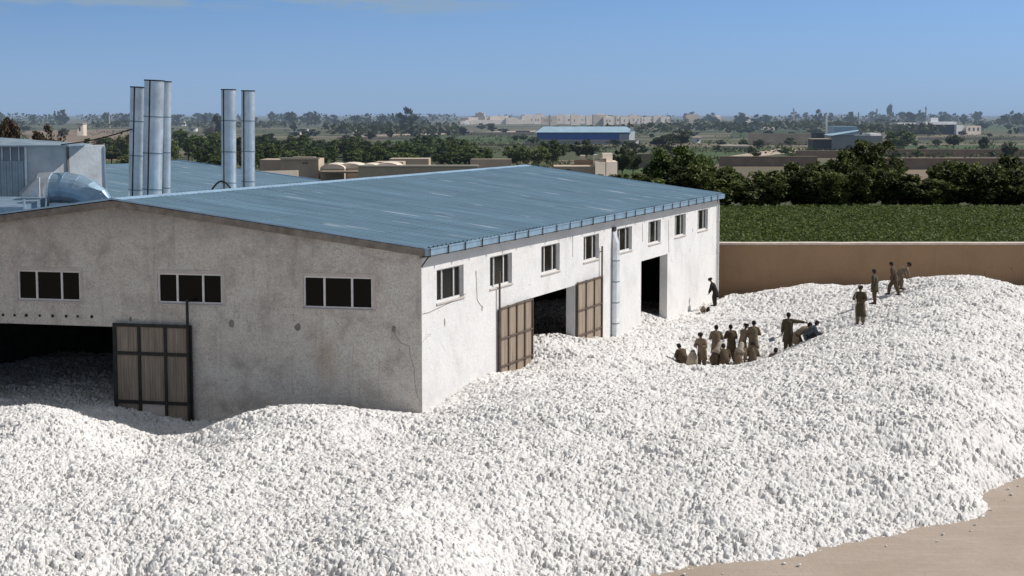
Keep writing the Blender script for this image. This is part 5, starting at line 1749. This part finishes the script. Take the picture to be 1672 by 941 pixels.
    for q in 'LR':
        e1 = J['el' + q]; w1 = J['wr' + q]
        tn.tube([J['chest'] + sp * .08 * s + (J['sh' + q] - J['chest']) * .35, J['sh' + q], lerp(J['sh' + q], e1, .5), e1, lerp(e1, w1, .6), lerp(e1, w1, .93)], [.10, .102, .09, .08, .072, .066], 12)
    obj('tunic', put(tn), M[top], t, smooth=True)
    tr_ = MB()
    for q in 'LR':
        tr_.tube([J['pelvis'] + (J['hip' + q] - J['pelvis']) * .7 + Vector((0, 0, .08)), J['hip' + q], lerp(J['hip' + q], J['kn' + q], .5), J['kn' + q], lerp(J['kn' + q], J['an' + q], .55), J['an' + q] + Vector((0, 0, .03))], [.13, .135, .125, .112, .098, .08], 12)
    obj('trousers', put(tr_), M[legs], t, smooth=True)
    so_ = MB()
    for q in 'LR':
        dv = (J['toe' + q] - J['an' + q]); dv.z = 0
        so_.tube([J['an' + q] - dv * .35 + Vector((0, 0, -.03)), J['an' + q] + dv * .2 + Vector((0, 0, -.03)), J['toe' + q] + dv * .25 + Vector((0, 0, -.005))], [(.045, .042), (.052, .045), (.042, .028)], 8)
    obj('shoe', put(so_), M['hair'], t, smooth=True) if False else None
    for q in 'LR':
        dv = (J['toe' + q] - J['an' + q]); dv.z = 0
        one = MB().tube([J['an' + q] - dv * .35 + Vector((0, 0, -.03)), J['an' + q] + dv * .2 + Vector((0, 0, -.03)), J['toe' + q] + dv * .25 + Vector((0, 0, -.005))], [(.045, .042), (.052, .045), (.042, .028)], 8)
        obj('shoe', put(one), M['hair'], t, smooth=True)
    H = lambda x_, y_, z_: hc + hq @ Vector((x_, y_, z_))
    hm = MB()
    if hat == 'hair':
        hm.tube([H(0, -.03, -.055), H(0, -.03, -.01), H(0, -.02, .04), H(0, -.008, .10), H(0, -.005, .145), H(0, -.005, .16)], [(.086, .072), (.101, .088), (.106, .104), (.098, .106), (.06, .07), (.012, .012)], 14, xax=hq @ Vector((1, 0, 0)))
        obj('hair', put(hm), M['hair'], t, smooth=True)
    elif hat == 'turban':
        for k_ in range(3):
            hm.tube([H(.10 * math.cos(u_) * (1 - .08 * k_), -.005 + .115 * math.sin(u_) * (1 - .08 * k_), .055 + .035 * k_ + .012 * math.sin(u_ * 2 + k_)) for u_ in np.linspace(0, 2 * PI, 15)], .034, 7)
        hm.ball(H(0, 0, .09), .095, .105, .075, 12, 7)
        obj('turban', put(hm), M['black_cloth'], t, smooth=True)
    elif hat == 'shawl':
        hm.tube([J['chest'] - sp * .12 + Vector((0, -.02, 0)), J['chest'] + sp * .06 + Vector((0, -.03, 0)), J['neck'] + Vector((0, -.03, 0)), H(0, -.035, .03), H(0, -.01, .12), H(0, 0, .15)], [(.25, .17), (.235, .16), (.14, .12), (.125, .125), (.09, .10), (.015, .015)], 16, xax=(1, 0, 0))
        obj('shawl', put(hm), M['cream' if top != 'cream' else 'brown'], t, smooth=True)
    elif hat == 'cap':
        hm.tube([H(0, -.005, .045), H(0, -.005, .09), H(0, -.005, .145), H(0, -.005, .158)], [(.104, .108), (.104, .107), (.09, .094), (.02, .02)], 14, xax=hq @ Vector((1, 0, 0)))
        hm.tube([H(0, -.03, -.05), H(0, -.03, .0), H(0, -.02, .05)], [(.08, .07), (.098, .088), (.103, .10)], 12, xax=hq @ Vector((1, 0, 0)))
        obj('cap', put(hm), M['black_cloth'], t, smooth=True)
    return t, J, rot, off


def held_pole(info, ends, label, r=.018, name='pole', blade=None):
    t, J, rot, off = info
    p = [off + (rot @ Vector(q)) for q in ends]
    mb = MB().tube(p, r, 7)
    th_ = thing(name, p[0], label, 'tool')
    obj('handle', mb, M['wood'], th_)
    if blade:
        dv = (p[-1] - p[-2]).normalized(); sd_ = dv.cross(Vector((0, 1, 0))).normalized()
        b_ = p[-1]
        obj('blade', MB().hexa([b_ - sd_ * .10, b_ + sd_ * .10, b_ + sd_ * .10 + Vector((0, .012, 0)), b_ - sd_ * .10 + Vector((0, .012, 0))],
                               [q + dv * .28 for q in (b_ - sd_ * .085, b_ + sd_ * .085, b_ + sd_ * .085 + Vector((0, .012, 0)), b_ - sd_ * .085 + Vector((0, .012, 0)))]), M['galv_dark'], th_)


person(1167, 99.0, 'man in dark clothes stooping alone at the far corner of the white wall', 'stoop', -75, 'black_cloth', 'black_cloth', 'turban', 1.74, lean=24, skirt=.30)
person(1118, 78.0, 'man at the left rim of the hollow with only head and shoulders showing', 'crouch', -30, 'brown', 'brown', 'hair', z=.15)
person(1147, 77.2, 'man in a pale tunic looking down with folded arms at the left of the group', 'work', -150, 'tan_cloth', 'khaki', 'turban')
person(1170, 79.6, 'broad man in khaki seen from behind, leftmost of the back row in the hollow', 'work', 8, 'khaki', 'brown', 'hair', 1.76)
person(1195, 80.0, 'man in a brown tunic with a dark sash, second in the back row', 'work', -6, 'brown', 'khaki', 'hair', 1.72)
person(1214, 79.8, 'man in a light tunic turned right, third in the back row of the hollow', 'work', 55, 'tan_cloth', 'khaki', 'turban', 1.70)
person(1231, 79.4, 'tall man in khaki at the right end of the back row in the hollow', 'work', 12, 'khaki', 'khaki', 'hair', 1.78)
person(1168, 76.4, 'crouching worker wrapped in a pale shawl in front of the group', 'crouch', 40, 'brown', 'brown', 'shawl', z=.42)
person(1184, 76.2, 'crouching worker with a broad brown back in the middle of the front row', 'crouch', 0, 'brown', 'brown', 'cap', 1.74, z=.36)
person(1207, 76.6, 'worker bending forward under a cream shawl in the front row', 'stoop', 30, 'tan_cloth', 'khaki', 'shawl', 1.66, z=-.1)
person(1230, 76.8, 'dark haired worker in a khaki shirt bending at the right of the front row', 'work', 15, 'khaki', 'brown', 'turban', 1.62, z=-.25)
person(1265, 77.4, 'worker sunk in the cotton with only a black capped head showing', 'crouch', 20, 'tan_cloth', 'khaki', 'cap', z=zc(PD(1265, 500, 77.4).x, 77.4) - .62)
i13 = person(1288, 77.6, 'big man in olive standing with one arm stretched out to the right', 'point', 4, 'olive', 'olive', 'hair', 1.80, z=zc(PD(1288, 500, 77.6).x, 77.6) - .12)
held_pole(i13, [(.25, .25, 1.02), (-.05, .30, .86), (-.62, .34, .62)], 'pale wooden shovel handle held low by the pointing man', .02, 'shovel', True)
person(1305, 77.0, 'man in a tan coat stooping beside the pointing man', 'bend', 78, 'tan_cloth', 'brown', 'hair', 1.70, z=zc(PD(1305, 500, 77.).x, 77.0) - .35, lean=58)
person(1320, 76.5, 'man in blue grey crouching with his dark head at the right of the pointing arm', 'crouch', 75, 'bluegrey', 'black_cloth', 'cap', 1.74, z=zc(PD(1320, 500, 76.5).x, 76.5) - .15)
i16 = person(1405, 77.0, 'man in a long dark tunic standing on the slope with a bent pole', 'stand', -150, 'olive', 'khaki', 'turban', 1.74, arms='stick', skirt=.52)
held_pole(i16, [(.10, .30, .02), (.14, .34, .75), (.16, .33, 1.35), (.10, .30, 1.72), (-.02, .26, 1.84)], 'thin bent pole held upright by the man on the slope', .017, 'bent_pole')
person(1428, 86.0, 'slim man standing between the pole holder and the man on the crest', 'stand', -55, 'olive', 'brown', 'cap', 1.72, arms='down', skirt=.28)
person(1459, 90.0, 'man in dark clothes striding on the crest of the heap', 'stride', -70, 'brown', 'brown', 'hair', 1.74, skirt=.26, lean=14)
person(1468, 90.9, 'bent over man in tan behind the striding man on the crest', 'bend', 80, 'tan_cloth', 'khaki', 'turban', 1.70, skirt=.35, lean=52)
# things lying about the workers
def sack(px, d, w_, h_, mat, label, dz=0):
    x = PD(px, 500, d).x; z = zc(x, d) + dz
    t = thing('sack', (x, d, z), label, 'sack')
    mb = MB().tube([(x, d, z - .05), (x, d, z + h_ * .25), (x + .02, d, z + h_ * .65), (x + .03, d, z + h_ * .9), (x + .03, d, z + h_)], [w_ * .42, w_ * .52, w_ * .46, w_ * .2, w_ * .13], 14)
    mb.v = [(a_ + random.uniform(-.02, .02), b_ + random.uniform(-.02, .02), c_ + random.uniform(-.01, .01)) for a_, b_, c_ in mb.v]
    obj('bag', mb, M[mat], t, smooth=True)
    obj('tie', MB().tube([(x + .03, d, z + h_ * .9), (x + .03, d, z + h_ * .95)], w_ * .2, 12), M['brown'], t)
sack(1131, 77.0, .55, .95, 'cream', 'tall cream cloth sack beside the pale tunic man in the hollow')
sack(1148, 97.5, .34, .30, 'tan_cloth', 'small tan cloth bundle at the feet of the lone dark man')
sack(1156, 97.3, .24, .24, 'black_cloth', 'small black bundle next to the tan one by the white wall')
print('objects', len(bpy.data.objects))
